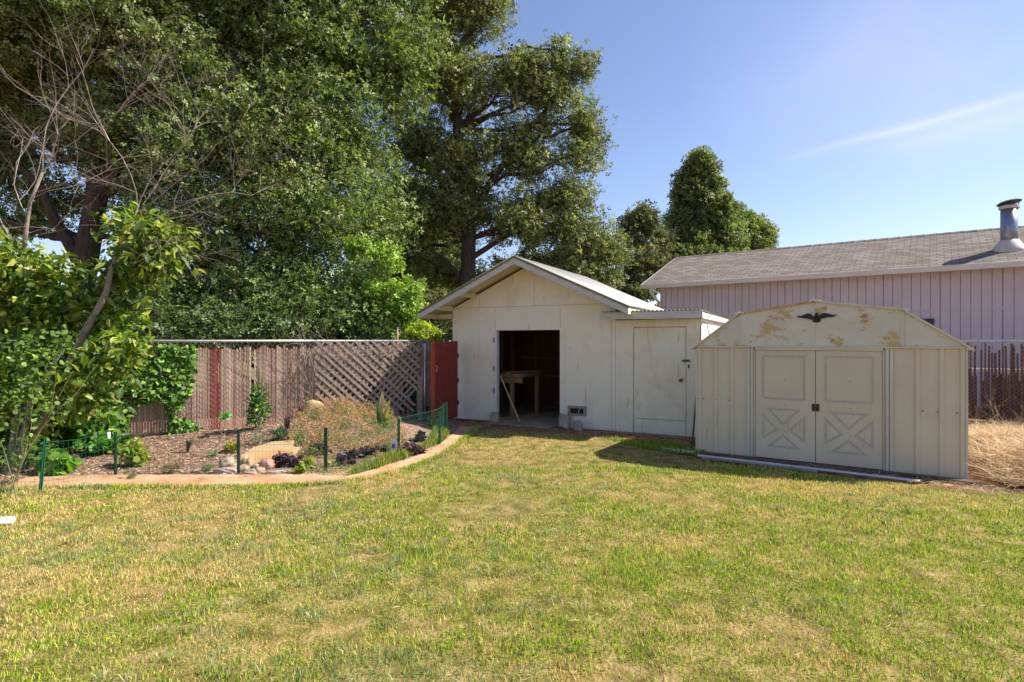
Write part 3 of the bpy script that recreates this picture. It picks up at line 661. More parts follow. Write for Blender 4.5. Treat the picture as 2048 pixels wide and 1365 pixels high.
# flue
fl = MB(); fl.lathe([(.17, -.1), (.17, 1.02)], 28); flo = fl.build('flue_pipe', M['flue'], hs, smooth=False); flo.location = (9.24, 1.115, 3.90)
flo.data.polygons.foreach_set('use_smooth', [len(p.vertices) == 4 for p in flo.data.polygons])
MB().lathe([(.40, -.2), (.33, -.02), (.25, .10), (.19, .2), (.175, .205), (.175, -.2)], 28).build('flashing', M['flash'], flo, smooth=True)
MB().lathe([(.175, .97), (.205, .98), (.205, 1.04), (.175, 1.06)], 28).build('collar', M['flash'], flo, smooth=False)
cp = MB().lathe([(.245, 0), (.25, .012), (.2, .04), (.03, .06)], 28).build('cap', M['iron'], flo, smooth=False); cp.location = (0, 0, 1.12); cp.rotation_euler = (R(-4), R(-9), 0)
b = MB()
for a in (0, 120, 240): b.bar((.18*math.cos(R(a)), .18*math.sin(R(a)), 1.04), (.18*math.cos(R(a)), .18*math.sin(R(a)), 1.13), .02, .008)
b.build_each('cap_strut', M['iron'], flo)

# ------------------------------------------------------------------ left chain-link fence with slats
FA = (-4.93, 9.36); FR = math.atan2(1.64, 3.21)
fence = thing('slatted_fence', 'chain-link fence with weathered wooden slats behind the planting bed', 'fence', (*FA, 0), FR)
def fpt(x, y, z=0):
    c, s = math.cos(FR), math.sin(FR); return (FA[0]+c*x-s*y, FA[1]+s*x+c*y, z)
FX0, FX1 = -4.8, 3.62
b = MB(); x = FX0; b_red = [(wp(FA, FR, 420, 700)[0], wp(FA, FR, 441, 700)[0])]
gaps = [wp(FA, FR, p, 700)[0] for p in (503, 483, 311, 612)]
LATX = wp(FA, FR, 640, 700)[0]
while x < FX1:
    pitch = .0385; w = .031+random.uniform(-.003, .003); top = 1.50+random.uniform(-.05, .03)
    k = random.uniform(.6, 1.3)*(1 if random.random() < .9 else .55)
    c = (.40*k, .29*k, .215*k) if random.random() < .6 else (.38*k, .24*k, .18*k)
    red = b_red[0][0] < x < b_red[0][1]
    if red: c = (.24, .06, .05)
    y = random.uniform(-.006, .006); z0 = random.uniform(-.04, .02); z1 = top
    if any(abs(x-g) < .03 for g in gaps[:1]): z0 = .95; x += pitch; continue
    lean = random.uniform(-.004, .004)
    if x > LATX: z0 = random.choice((.55, .7, .8, .95)) if random.random() < .75 else 0; c = tuple(q*.8 for q in c)  # shade behind the lattice put into the slat colour; most slats cut short
    nseg = 7
    for s in range(nseg):   # colour drifts down the slat: pale worn top, redder stained foot
        a0 = s/nseg; a1 = (s+1)/nseg; za = z0+(z1-z0)*a0; zb = z0+(z1-z0)*a1
        v0 = []
        for (zz, aa) in ((za, a0), (zb, a1)):
            for dx, dy in ((0, 0), (w, 0), (w, .008), (0, .008)): v0.append((x+dx+lean*aa, y+dy, zz))
        kk = len(b.v); b.v += v0; b.f += [tuple(i+kk for i in f) for f in ((0,1,5,4),(1,2,6,5),(2,3,7,6),(3,0,4,7))]
        if s == 0: b.f.append((kk+3, kk+2, kk+1, kk))
        if s == nseg-1: b.f.append((kk+4, kk+5, kk+6, kk+7))
        for aa in (a0, a1):
            n3 = mnoise.noise(Vector((x*1.6, aa*3, 0)))*.35+mnoise.noise(Vector((x*9, aa*9, 2)))*.25
            f = max(0, min(1, 1.1-aa*1.9+n3*1.3)); f = 0 if red else f*.42
            cc = tuple((c[i]*(1.12+n3*.8))*(1-f)+(.36, .18, .14)[i]*f for i in range(3)); b.c += [cc]*4
    x += pitch
b.build('slat', M['slat'], fence, col=True, fix=False)
MB().tube([(FX0, 0, 1.60), (FX1+.1, 0, 1.60)], .021, 12).build('top_rail', M['galv'], fence, smooth=True)
for px_ in (-4.6, -2.0, 1.40, 3.62):
    MB().tube([(px_, .04, -.05), (px_, .04, 1.62)], .028, 12).build('post', M['galv'], fence, smooth=True)
b = MB(); sp = .085; H = 1.58; x = FX0-H
while x < FX1:
    a0, a1 = max(x, FX0), min(x+H, FX1)
    if a1 > a0:
        b.tube([(a0, -.013, a0-x), (a1, -.013, a1-x)], .0016, 3, cap=False); b.tube([(a0, -.015, H-(a0-x)), (a1, -.015, H-(a1-x))], .0016, 3, cap=False)
    x += sp
b.build('chain_link', M['galv'], fence, fix=False)
x0_, _ = wp(FA, FR, 848, 700)
t = thing('wooden_post', 'split weathered wooden post with grey pipe at the right end of the lattice', 'post', fpt(x0_-.06, -.10), FR)
MB().box(-.10, -.02, -.03, .05, -.05, .95).build('short_post', M['greywood'], t, bevel=.006)
MB().tube([(.03, -.04, -.05), (.03, -.04, 1.55)], .024, 10).build('pipe', M['galv'], t, smooth=True)
MB().box(.065, .17, -.0, .03, .35, 1.56).build('board', M['greywood'], t, bevel=.004)
# lattice panel leaning before the fence
lat = thing('lattice_panel', 'broken grey diagonal wood lattice panel leaning on the fence', 'lattice', fpt(wp(FA, FR, 628, 700)[0], -.09), FR)
LW = x0_-wp(FA, FR, 628, 700)[0]-.10
def lowedge(x): return .10+.12*math.sin(x*5)+.28*(x > 1.55)*min(1, (x-1.55)*3)
b = MB(); c = -1.6
k = 0
while c < LW+1.6:      # strips falling to the right, in front
    p0 = None
    for s_ in np.linspace(0, 1, 80):
        x = c+s_*1.55*1.0; z = 1.60-s_*1.45
        if 0 <= x <= LW and z > lowedge(x)-.0-.10*((k*7) % 3 == 0):
            if p0 is None: p0 = (x, z)
            p1 = (x, z)
    if p0 and abs(p1[0]-p0[0]) > .12:
        if (k % 9) == 5: p1 = (p0[0]+(p1[0]-p0[0])*.55, p0[1]+(p1[1]-p0[1])*.55)
        b.bar((p0[0], -.006, p0[1]), (p1[0], -.006, p1[1]), .036, .010, up=(0, 1, 0)) if False else b.bar((p0[0], -.006, p0[1]), (p1[0], -.006, p1[1]), .010, .046, up=(0, 0, 1))
    c += .155+(.025 if k % 3 else -.02)+random.uniform(-.012, .012); k += 1
b.build('lattice_strip', M['greywood'], lat)
b = MB(); c = -1.6; k = 0
while c < LW+1.6:
    p0 = None
    for s_ in np.linspace(0, 1, 80):
        x = c+s_*1.5; z = .1+s_*1.48
        if 0 <= x <= LW and z > lowedge(x)+.08*((k*5) % 4 == 0)+(.25 if x > 1.2 and k % 2 else 0):
            if p0 is None: p0 = (x, z)
            p1 = (x, z)
    if p0 and abs(p1[0]-p0[0]) > .12: b.bar((p0[0], .006, p0[1]), (p1[0], .006, p1[1]), .010, .034)
    c += .128+random.uniform(-.01, .01); k += 1
b.build('lattice_strip', M['greywood'], lat)
b = MB(); p = at(797, 683, 11.9); b.bar((p.x, p.y, 0), (p.x-.03, p.y, 1.6+25/1138*11.9), .075, .03); tag(b.build('wooden_stake', mat('pinkish wood', [(.42,.26,.2), (.55,.38,.3)], .8, 6)), 'pale pinkish wooden stake standing behind the lattice', 'stake')
# dead vine twigs on the lattice top
def twigs(b, start, d, length, r, depth, spread=.6, seg=4, grav=0.0, kids=3):
    p = Vector(start); d = Vector(d).normalized(); path = [p.copy()]; rad = [r]
    for i in range(seg):
        d = (d+Vector((random.gauss(0, .16), random.gauss(0, .16), random.gauss(0, .16)-grav))).normalized()
        p = p+d*(length/seg); path.append(p.copy()); rad.append(r*(1-.6*(i+1)/seg))
    b.tube(path, rad, 5 if r > .008 else 4 if r > .004 else 3, cap=False)
    if depth > 0:
        for k in range(kids):
            i = random.randint(1, seg); q = path[i]; dd = (d+Vector((random.gauss(0, spread), random.gauss(0, spread), random.gauss(0, spread)+.12))).normalized()
            twigs(b, q, dd, length*random.uniform(.45, .75), rad[i]*.7, depth-1, spread, seg, grav, kids)
    return path
b = MB()
for k in range(26):
    x = wp(FA, FR, 600, 700)[0]+random.random()*2.2; twigs(b, fpt(x, -.12, 1.45+random.random()*.15), (random.uniform(-1, 1), 0, random.uniform(-.6, .4)), random.uniform(.3, .7), .004, 2, .8)
for k in range(10):
    x = wp(FA, FR, 608, 700)[0]+random.random()*.12; twigs(b, fpt(x, -.1, .3+random.random()*.9), (random.uniform(-.3, .3), 0, 1), .6, .006, 2, .5)
dv = b.build('dead_vine', M['twig'], fix=False); tag(dv, 'leafless dead vine tangled over the top of the lattice', 'vine')

# red gate
GA = (-1.50, 10.60); gx, gy = (-1.12, 11.66); GR = math.atan2(gy-GA[1], gx-GA[0]); GL = math.hypot(gx-GA[0], gy-GA[1])
gt = thing('red_gate', 'dark red board gate between the lattice fence and the white shed', 'gate', (*GA, 0), GR)
nb_ = 9; bw = GL/nb_
b = MB()
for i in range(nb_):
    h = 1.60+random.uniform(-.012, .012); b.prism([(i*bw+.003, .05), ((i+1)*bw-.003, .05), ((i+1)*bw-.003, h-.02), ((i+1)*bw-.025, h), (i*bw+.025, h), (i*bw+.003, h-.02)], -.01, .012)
gb_ = b.build_each('board', M['redgate'], gt, bevel=.002); gb_[0].data = gb_[0].data.copy(); gb_[0].data.materials[0] = mat('sunlit red board', [(.40,.07,.03), (.48,.11,.05)], .75, 5, .3, 30)  # first board brighter orange-red: sunlit strip at the gate's left end painted in
b = MB(); b.box(.02, GL-.02, .0121, .05, .25, .34); b.box(.02, GL-.02, .0121, .05, 1.25, 1.34); b.build_each('brace', M['redgate'], gt)
b = MB(); b.tube([(.12, -.012, 1.02), (.12, -.05, 1.03), (.12, -.055, 1.12), (.12, -.012, 1.14)], .007, 8); b.build('handle', M['galv'], gt)
b = MB()
for z in (.3, .75, 1.25): b.box(GL-.04, GL+.012, -.03, -.0101, z, z+.09)
b.build_each('hinge', M['iron'], gt)

# ------------------------------------------------------------------ right fence, behind the metal shed
QA = (8.2, 12.6); QR = R(-36.8)
f2 = thing('slatted_fence', 'dark brown slatted chain-link fence right of the metal shed', 'fence', (*QA, 0), QR)
b = MB(); x = 0
while x < 6.5:
    top = random.choice((1.55, 1.5, 1.42, 1.36, 1.52, 1.56)); w = random.uniform(.030, .042); k = random.uniform(.6, 1.2); b.cc = (.13*k, .075*k, .065*k)
    if random.random() < .93:
        l_ = random.uniform(-.02, .02); b.add([(x, 0, 0), (x+w, 0, 0), (x+w, .008, 0), (x, .008, 0), (x+l_, 0, top), (x+w+l_, 0, top), (x+w+l_, .008, top), (x+l_, .008, top)], [(0,3,2,1),(4,5,6,7),(0,1,5,4),(1,2,6,5),(2,3,7,6),(3,0,4,7)])
        if random.random() < .92: b.box(x+.028, x+.058, .012, .018, 0, top*random.uniform(.55, .72))
    x += .056
b.build('slat', M['slat'], f2, col=True)
MB().tube([(-.1, 0, 1.605), (6.6, 0, 1.605)], .02, 12).build('top_rail', M['galv'], f2, smooth=True)
for p_ in (0.05, 3.0, 6.0): MB().tube([(p_, .04, 0), (p_, .04, 1.62)], .026, 10).build('post', M['galv'], f2, smooth=True)
b = MB(); x = -1.58
while x < 6.5:
    a0, a1 = max(x, 0), min(x+H, 6.5); b.tube([(a0, -.013, a0-x), (a1, -.013, a1-x)], .0016, 3, cap=False); b.tube([(a0, -.015, H-(a0-x)), (a1, -.015, H-(a1-x))], .0016, 3, cap=False); x += sp
b.build('chain_link', M['galv'], f2, fix=False)
t = thing('white_rail', 'low sunlit white wooden rail seen through the dark slatted fence', 'rail', (8.2+.21, 12.6+.28, 0), R(-36.8))
MB().box(0, 7, -.05, .05, .96, 1.03).build('rail_board', M['whitepaint'], t)
for k in range(4): MB().box(k*2+.1, k*2+.19, -.03, .03, 0, .96).build('post', M['whitepaint'], t)

# ------------------------------------------------------------------ green wire fence round the bed
WF = resample([(-7.6, 6.5), (-6.2, 6.2), (-5.0, 6.04), (-4.72, 6.6), (-4.4, 6.78), (-3.27, 6.82), (-2.25, 6.9), (-1.75, 7.35), (-1.52, 7.9), (-1.2, 8.6), (-1.13, 9.2), (-1.14, 9.7), (-1.3, 10.15), (-1.7, 10.55), (-2.1, 10.5)], 241)
wf = thing('wire_fence', 'low green welded wire fence curving round the planting bed', 'wire fence')
b = MB(); HT = .50; zs = [bz(x, y) if inpoly(x, y, BED) else 0 for x, y in WF]
for i, (x, y) in enumerate(WF):
    if i % 2 == 0 or True:
        b.tube([(x, y, zs[i]), (x, y, zs[i]+HT)], .0011, 3, cap=False)
for k in range(7):
    h = HT*k/6; b.tube([(x, y, zs[i]+h+.004) for i, (x, y) in enumerate(WF)], .0028 if k == 6 else .0014, 3, cap=False)
b.build('wire_mesh', M['green_metal'], wf, fix=False)
for i, (px_, py_, h_, m_) in enumerate(((-4.99, 6.02, .58, 'green_metal'), (-4.67, 6.70, .52, 'dark_post'), (-3.27, 6.80, .53, 'dark_post'), (-2.25, 6.87, .54, 'dark_post'), (-1.56, 7.83, .50, 'dark_post'), (-1.10, 8.65, .50, 'green_metal'), (-1.10, 9.55, .55, 'green_metal'))):
    b = MB(); r_ = .017 if i != 3 else .02
    b.box(-r_, r_, -.004, .004, -.05, h_); b.box(-.004, .004, -.014, .0, -.05, h_)
    for k in range(6): b.box(-r_-.006, -r_, -.006, .002, .06+k*h_/7, .075+k*h_/7)
    o = b.build('fence_stake', M[m_], wf, bevel=.001); z_ = bz(px_, py_) if i else 0; o.location = (px_, py_, z_)
    if i == 0: o.rotation_euler = (0, R(5), 0)

# ------------------------------------------------------------------ bed contents
def rocks():
    specs = [(452, 948, .13, .07, .04, 'rock_grey'), (425, 950, .10, .06, .03, 'rock'), (400, 952, .09, .05, .03, 'rock'), (466, 935, .045, .04, .05, 'rock'), (487, 938, .06, .05, .05, 'rock'), (487, 920, .05, .045, .06, 'rock'), (497, 925, .05, .05, .06, 'rock'),
             (505, 945, .05, .04, .03, 'rock_grey'), (520, 940, .05, .04, .035, 'rock'), (515, 933, .045, .04, .04, 'rock'), (535, 928, .065, .055, .06, 'rock_red'), (555, 945, .14, .07, .025, 'rock_grey'), (580, 946, .09, .05, .02, 'rock'), (500, 953, .08, .04, .02, 'rock_grey'), (455, 925, .07, .06, .06, 'rock_grey'),
             (526, 952, .06, .035, .02, 'rock'), (610, 951, .05, .04, .02, 'rock'), (352, 955, .07, .05, .03, 'rock')]
    lab = ['flat grey slab stone lying left of the rock pile', 'flat tan stone just left of the grey slab stone', 'small flat tan stone at the left end of the stone row', 'small squarish tan rock under the slab edge', 'blocky tan rock in the middle of the rock pile', 'orange-tan round rock leaning on the flagstone', 'pale rounded rock right of the orange-tan rock',
           'dull grey-brown cobble low in the rock pile', 'oval tan cobble near the flagstone foot', 'pale cobble tucked below the flagstone point', 'red and pink rock right of the flagstone foot', 'wide flat brown stone below the red rock', 'thin tan stone right of the wide flat stone', 'low grey-brown stone against the edging below the pile', 'dark hollowed rock at the left of the pile',
             'thin tan stone sliver against the edging', 'lone tan pebble near the yellow-green leaves', 'lone brown rock on the mulch by the edging, farthest left']
    for i, (px_, py_, a, b_, c, m_) in enumerate(specs):
        Y_ = 6.84+(952-py_)*.006; p_ = at(px_, py_, Y_); k_ = 1.25; rock('rock', lab[i], 'rock', (p_.x, Y_, max(0, p_.z-c*.9)), a*k_, b_*k_, c*k_, M[m_], i+1, 'rocks piled at the bed edge', rotz=random.uniform(-.6, .6), box=.35)
rocks()
# flagstone: thick irregular slab tilted toward the viewer
fpx = [(462, 925), (505, 895), (545, 883), (588, 880), (583, 893), (556, 902), (548, 915), (530, 928), (500, 935), (478, 932)]
b = MB(); top = []
for (px_, py_) in fpx:
    Y_ = 7.0+(935-py_)/55*.95; p_ = at(px_, py_, Y_); top.append((p_.x, Y_, p_.z))
n = len(top); b.add(top+[(x, y+.03, z-.09) for x, y, z in top], [tuple(range(n)), tuple(range(2*n-1, n-1, -1))]+[(i, (i+1) % n, n+(i+1) % n, n+i) for i in range(n)])
tag(b.build('flagstone', M['flag'], bevel=.012), 'large tan flagstone tilted over the rock pile', 'flagstone')
top = [gp(p, q, .17) for p, q in ((556, 903), (575, 896), (600, 897), (588, 906), (560, 909))]
b = MB(); n = len(top); b.add([(x, y, .19) for x, y in top]+[(x, y, .13) for x, y in top], [tuple(range(n)), tuple(range(2*n-1, n-1, -1))]+[(i, (i+1) % n, n+(i+1) % n, n+i) for i in range(n)])
tag(b.build('flagstone', M['flag'], bevel=.008), 'small flat tan stone right of the large tilted flagstone', 'flagstone')
rock('boulder', 'buff yellow boulder behind the slats at the lattice left end', 'boulder', (*fpt(wp(FA, FR, 622, 700)[0]+.02, -.12)[:2], .33), .16, .07, .16, mat('buff rock', [(.5,.36,.16), (.6,.47,.25)], .9, 4, .4), 9, box=.3)

# plant tag
x, y = gp(787, 906, .05); t = thing('plant_tag', 'white plant tag with a purple picture staked among the purple leaves', 'plant tag', (x, y, bz(x, y)), .1)
MB().box(-.037, .037, -.0015, .0015, .04, .20).build('card', M['whitepaint'], t)
MB().box(-.022, .018, -.003, -.0016, .075, .135).build('printed_picture', M['tagpurple'], t)
MB().box(.022, .027, -.003, -.0016, .07, .12).build('printed_line', M['tagpurple'], t)
MB().bar((0, .003, -.1), (0, .003, .32), .006, .003).build('tag_stake', M['whitepaint'], t)

G1 = [(.10,.20,.03), (.14,.26,.04), (.07,.15,.025), (.20,.32,.06)]
def plant(name, label, cat, px_, py_, rx, rz, n, size, pal, tmpl=LEAF_QUAD, m='leaf_soft', group=None, ry=None, stems=6, z=None, weights=None, up=.7, shape='ball', zc=None):
    zz = .05 if z is None else z; x, y = gp(px_, py_, zz); z0 = bz(x, y); ry = ry or rx*.8
    t = thing(name, label, cat, (x, y, z0-.01), 0, group)
    b = MB()
    for k in range(stems):
        a = random.uniform(0, 6.28); r_ = random.uniform(.2, .8); b.tube([(0, 0, 0), (rx*r_*.4*math.cos(a), ry*r_*.4*math.sin(a), rz*.9), (rx*r_*math.cos(a), ry*r_*math.sin(a), rz*random.uniform(1.0, 1.7))], [.006, .004, .002], 5, cap=False)
    b.build('stem', M['bark_grey'], t, fix=False)
    nc = max(4, n//18); C = rng.normal(size=(nc, 3)); C = unit(C)*(rng.random((nc, 1))**.45)
    if shape == 'cone': C[:, :2] *= (1-.5*(C[:, 2:3]+.2)).clip(.3, 1.2)
    C *= (rx*.85, ry*.85, rz*.95); C[:, 2] += rz if zc is None else zc
    P = C[rng.integers(0, nc, n)]+rng.normal(size=(n, 3))*min(rx, rz)*.17; P[:, 2] = np.abs(P[:, 2]-.01)+.01
    leaves('foliage', P, size, M[m], t, tmpl, pal, weights, outdir=unit(P-np.array([0, 0, rz*.7]))*.6, up=up)
    return t
plant('shrub', 'tall narrow glossy green shrub against the slatted fence', 'shrub', 519, 872, .21, .40, 1000, .05, [(.035,.10,.03), (.05,.15,.04), (.10,.22,.04), (.2,.32,.06)], LEAF_BROAD, 'ivy', z=.12, shape='cone')
plant('small_plant', 'small round-leaved plant with pale stems before the red slats', 'plant', 446, 880, .10, .05, 40, .06, [(.12,.32,.08), (.2,.42,.14)], LEAF_IVY, 'ivy', z=.1, zc=.30, stems=5)
plant('grey_plant', 'grey-green bushy plant at the foot of the tall narrow shrub', 'plant', 515, 895, .2, .10, 420, .03, [(.16,.21,.10), (.22,.27,.15), (.10,.15,.06)], LEAF_THIN, z=.08)
plant('yellow_shrub', 'small yellow-green shrub just left of the bed centre stake', 'shrub', 460, 908, .13, .09, 320, .035, [(.32,.32,.03), (.24,.27,.04), (.42,.38,.06)], LEAF_QUAD, z=.05)
plant('small_shrub', 'low brownish green shrub on the mulch in the bed middle', 'shrub', 341, 942, .13, .08, 300, .04, [(.2,.2,.05), (.13,.16,.04), (.28,.2,.08)], LEAF_THIN)
plant('lime_shrub', 'lime green broad-leaved shrub beside the second green stake', 'shrub', 268, 932, .20, .17, 420, .055, [(.34,.46,.05), (.42,.5,.08), (.22,.36,.04), (.3,.15,.06)], LEAF_IVY, z=.03)
plant('grey_plant', 'silvery low tuft between the brownish shrub and the rocks', 'plant', 413, 940, .10, .06, 200, .045, [(.2,.26,.15), (.28,.33,.2)], LEAF_THIN)
plant('grey_plant', 'silvery low tuft right of the lime green shrub', 'plant', 262, 952, .10, .05, 180, .04, [(.2,.26,.15), (.16,.22,.1)], LEAF_THIN)
plant('grey_plant', 'silvery tuft higher on the mulch behind the low tuft near rocks', 'plant', 425, 915, .09, .05, 160, .045, [(.2,.26,.15), (.25,.3,.18)], LEAF_THIN)
def spiky(label, px_, py_, n, L_, pal, z, name='spiky_plant', spread=1.0):
    x, y = gp(px_, py_, z); t = thing(name, label, 'plant', (x, y, bz(x, y)), 0); b = MB()
    for k in range(n):
        a = random.uniform(0, 6.28); s_ = random.uniform(.2, .9)*spread; c = random.choice(pal); b.cc = c
        p = [Vector((0, 0, 0)), Vector((math.cos(a)*s_*L_*.35, math.sin(a)*s_*L_*.35, L_*.6)), Vector((math.cos(a)*s_*L_*.75, math.sin(a)*s_*L_*.75, L_*(1.0-.3*s_)))]
        sd = Vector((-math.sin(a), math.cos(a), 0))*.009
        b.add([p[0]-sd, p[0]+sd, p[1]+sd, p[1]-sd, p[2], p[1]+Vector((0, 0, -.006))], [(0, 1, 2, 3), (3, 2, 4), (0, 5, 1), (3, 4, 5), (5, 4, 2)])
    b.build('blade', M['leaf_soft'], t, col=True); return t
spiky('dark bronze spiky plant by the fence right of the tall shrub', 574, 862, 22, .30, [(.09,.05,.05), (.14,.09,.07)], .22)
spiky('small dark spiky plant on the mulch left of the red slats', 375, 908, 16, .22, [(.07,.06,.05), (.12,.1,.07)], .04)
plant('grey_plant', 'dark strap-leaved clump at the left foot of the orange groundcover', 'plant', 565, 880, .13, .09, 260, .075, [(.07,.11,.05), (.14,.2,.09), (.05,.08,.035)], LEAF_THIN, z=.15)
# canna
x, y = gp(768, 862, .15); t = thing('canna', 'broad-leaved canna with tan and green upright leaves before the lattice', 'plant', (x, y, bz(x, y)), 0); b = MB()
def bigleaf(b, base, tip, w, c, bend=.05):
    b.cc = c; base = Vector(base); tip = Vector(tip); d = tip-base; sd = d.cross(Vector((0, 1, 0))).normalized()*w; n = 8; vs = []; fs = []
    for i in range(n+1):
        t_ = i/n; ww = math.sin(math.pi*min(1, t_*.97+.03))**.8; p = base+d*t_+Vector((0, -bend*math.sin(math.pi*t_), 0)); vs += [p-sd*ww, p+Vector((0, .012, 0)), p+sd*ww]
    for i in range(n): a = i*3; fs += [(a, a+1, a+4, a+3), (a+1, a+2, a+5, a+4)]
    b.add(vs, fs)
for bs, tp, w, c in (((0, 0, .05), (-.03, 0, .58), .05, (.45,.36,.2)), ((0, 0, .05), (.10, -.03, .46), .035, (.4,.36,.15)), ((0, 0, 0), (.05, .02, .38), .04, (.4,.2,.08)), ((0, 0, .0), (.16, -.02, .25), .035, (.35,.4,.06)), ((-.02, 0, .0), (-.13, .02, .40), .04, (.1,.22,.06)), ((0, -.02, 0), (-.10, -.05, .28), .045, (.06,.15,.05)), ((0, 0, 0), (.12, .03, .15), .03, (.4,.15,.07))):
    bigleaf(b, bs, tp, w, c)
b.build('leaf', M['leaf_soft'], t, col=True, fix=False)
MB().tube([(0, 0, 0), (0, .01, .35)], .01, 6).build('stem', M['bark_grey'], t)
# rambling orange-green groundcover on the mound: one mass
def mass(name, label, cat, poly_px, zg, n, size, pal, weights, tmpl, m, thick, kind='stuff', up=.8, lump=1.0, sel=None):
    """plants covering a stretch of the bed, outline in ground coordinates"""
    poly = [gp(p, q, zg) for p, q in poly_px]; a = np.array(poly); x0, y0 = a.min(0); x1, y1 = a.max(0)
    P = np.zeros((0, 3))
    while len(P) < n:
        X = rng.uniform(x0, x1, n*2); Y = rng.uniform(y0, y1, n*2); k = inpoly(X, Y, poly) & (vnoise(X, Y, 9, 21)+.35 > rng.random(n*2)); X, Y = X[k], Y[k]
        if sel is not None:
            q = vnoise(X, Y, 6.5, 91)+.25*rng.random(len(X)); q = (q > .62) == sel; X, Y = X[q], Y[q]
        h = thick*(.15+lump*2.2*vnoise(X, Y, 4.5, 11)**1.6); Z = bedz(X, Y)+h*rng.random(len(X))**.5
        P = np.vstack([P, np.stack([X, Y, Z], 1)])
    P = P[:n]; o = leaves(name, P, size, M[m], None, tmpl, pal, weights, up=up)
    return tag(o, label, cat, kind=kind)
GCP = [(585, 905), (578, 880), (600, 862), (640, 842), (700, 836), (765, 842), (800, 858), (815, 880), (780, 900), (740, 898), (690, 902), (630, 900)]
mass('groundcover', 'orange-pink fine-leaved groundcover sprawling before the lattice', 'groundcover', GCP, .16, 15000, .036, [(.56,.26,.15), (.50,.32,.19), (.42,.17,.10), (.60,.44,.33), (.24,.22,.08)], [.25, .25, .15, .2, .15], LEAF_THIN, 'leaf_soft', .18, sel=True)
mass('groundcover', 'green patches growing through the orange groundcover before the lattice', 'groundcover', GCP, .16, 9000, .040, [(.13,.20,.045), (.22,.28,.07), (.07,.11,.03), (.30,.32,.13)], None, LEAF_THIN, 'leaf_soft', .12, sel=False)
b = MB()
for k in range(90):
    q = gp(random.uniform(600, 805), random.uniform(845, 895), .2); twigs(b, (q[0], q[1], bz(*q)), (random.uniform(-.6, .6), random.uniform(-.4, .4), .8), random.uniform(.15, .36), .0025, 1, .6)
tag(b.build('dry_stems', M['twig'], fix=False), 'dry brown stems poking out of the orange groundcover', 'stems', kind='stuff')
mass('groundcover', 'grey-green trailing groundcover along the edging left of the green grass', 'groundcover', [(590, 950), (640, 938), (730, 925), (770, 930), (735, 945), (690, 953)], .02, 2600, .03, [(.22,.27,.13), (.3,.34,.2), (.4,.34,.22), (.12,.18,.06)], None, LEAF_THIN, 'leaf_soft', .06)
PUR = [(.10,.04,.065), (.15,.07,.10), (.22,.13,.16), (.05,.02,.03)]
hl = ['wide purple heuchera clump right of the red rock', 'purple heuchera clump left of the yellow-green leaves at the stake', 'purple heuchera clump just right of the thick green stake', 'dark purple heuchera clump between the stake and the plant tag',
      'purple heuchera clump just left of the white plant tag', 'purple heuchera clump just right of the white plant tag', 'small purple heuchera clump behind the clump right of the tag', 'dark purple clump up against the orange groundcover']
for (px_, py_, rx, rz, n), lb in zip([(560, 930, .15, .06, 110), (588, 928, .14, .06, 100), (697, 925, .17, .06, 130), (735, 912, .16, .05, 120), (765, 905, .10, .05, 70), (820, 905, .17, .06, 140), (833, 885, .14, .05, 90), (630, 908, .17, .06, 120)], hl):
    plant('heuchera', lb, 'plant', px_, py_, rx*1.25, rz, int(n*1.5), .075, PUR, LEAF_IVY, 'purple_leaf', 'purple heucheras in the bed', stems=3, up=1.4)
YG = [(.38,.40,.03), (.46,.42,.05), (.3,.36,.05)]
for (px_, py_, rx, rz, n), lb in zip([(617, 933, .13, .06, 60), (660, 930, .06, .05, 26), (600, 942, .07, .05, 34), (808, 895, .035, .05, 10), (828, 900, .03, .05, 8), (776, 900, .05, .06, 16)],
        ['yellow-green heuchera clump left of the thick green stake', 'small yellow heuchera just right of the thick green stake', 'pale green low clump at the edging left of the yellow clump', 'tiny yellow-orange leaves right of the tag stake', 'tiny yellow leaves among the purple clump right of the tag', 'yellow-orange leaves left of the white tag']):
    plant('heuchera', lb, 'plant', px_, py_, rx, rz, n, .065, YG, LEAF_IVY, 'leaf_soft', 'yellow heucheras in the bed', stems=2, up=1.2)

# bark chips on the mulch
def straws(name, label, cat, polys, n, lmin, lmax, wd, pal, zf, tilt=.15, m='straw', kind='stuff'):
    P = []; 
    for poly, share in polys:
        a = np.array(poly); x0, y0 = a.min(0); x1, y1 = a.max(0); X = rng.uniform(x0, x1, int(n*share)*4); Y = rng.uniform(y0, y1, int(n*share)*4); k = inpoly(X, Y, poly)
        X = X[k][:int(n*share)]; Y = Y[k][:int(n*share)]; P.append(np.stack([X, Y, zf(X, Y)], 1))
    P = np.vstack(P); n = len(P); L_ = rng.uniform(lmin, lmax, n)[:, None]; a = rng.uniform(0, 2*np.pi, n); d = np.stack([np.cos(a), np.sin(a), np.abs(rng.normal(0, tilt, n))], 1)
    d = unit(d); s = unit(np.cross(d, np.array([0, 0, 1.0])+rng.normal(0, .4, (n, 3))))*wd; bend = rng.normal(0, .12, (n, 3))*L_; up_ = np.array([0, 0, .002+wd])
    p0 = P; p1 = P+d*L_*.5+bend*.5; p2 = P+d*L_; p1[:, 2] = np.maximum(p1[:, 2], P[:, 2]); 
    V = np.stack([p0-s, p0+s, p1+s, p1-s, p2+s*.5, p2-s*.5], 1)+up_; F = (np.array([(0, 1, 2, 3), (3, 2, 4, 5)])[None]+(np.arange(n)*6)[:, None, None]).reshape(-1, 4)
    pal = np.array(pal); c = pal[rng.integers(0, len(pal), n)]*(1+.2*rng.normal(size=(n, 1))).clip(.5, 1.6)
    return tag(np_mesh(name, V.reshape(-1, 3), F, 4, M[m], None, np.repeat(c, 6, 0)), label, cat, kind=kind)
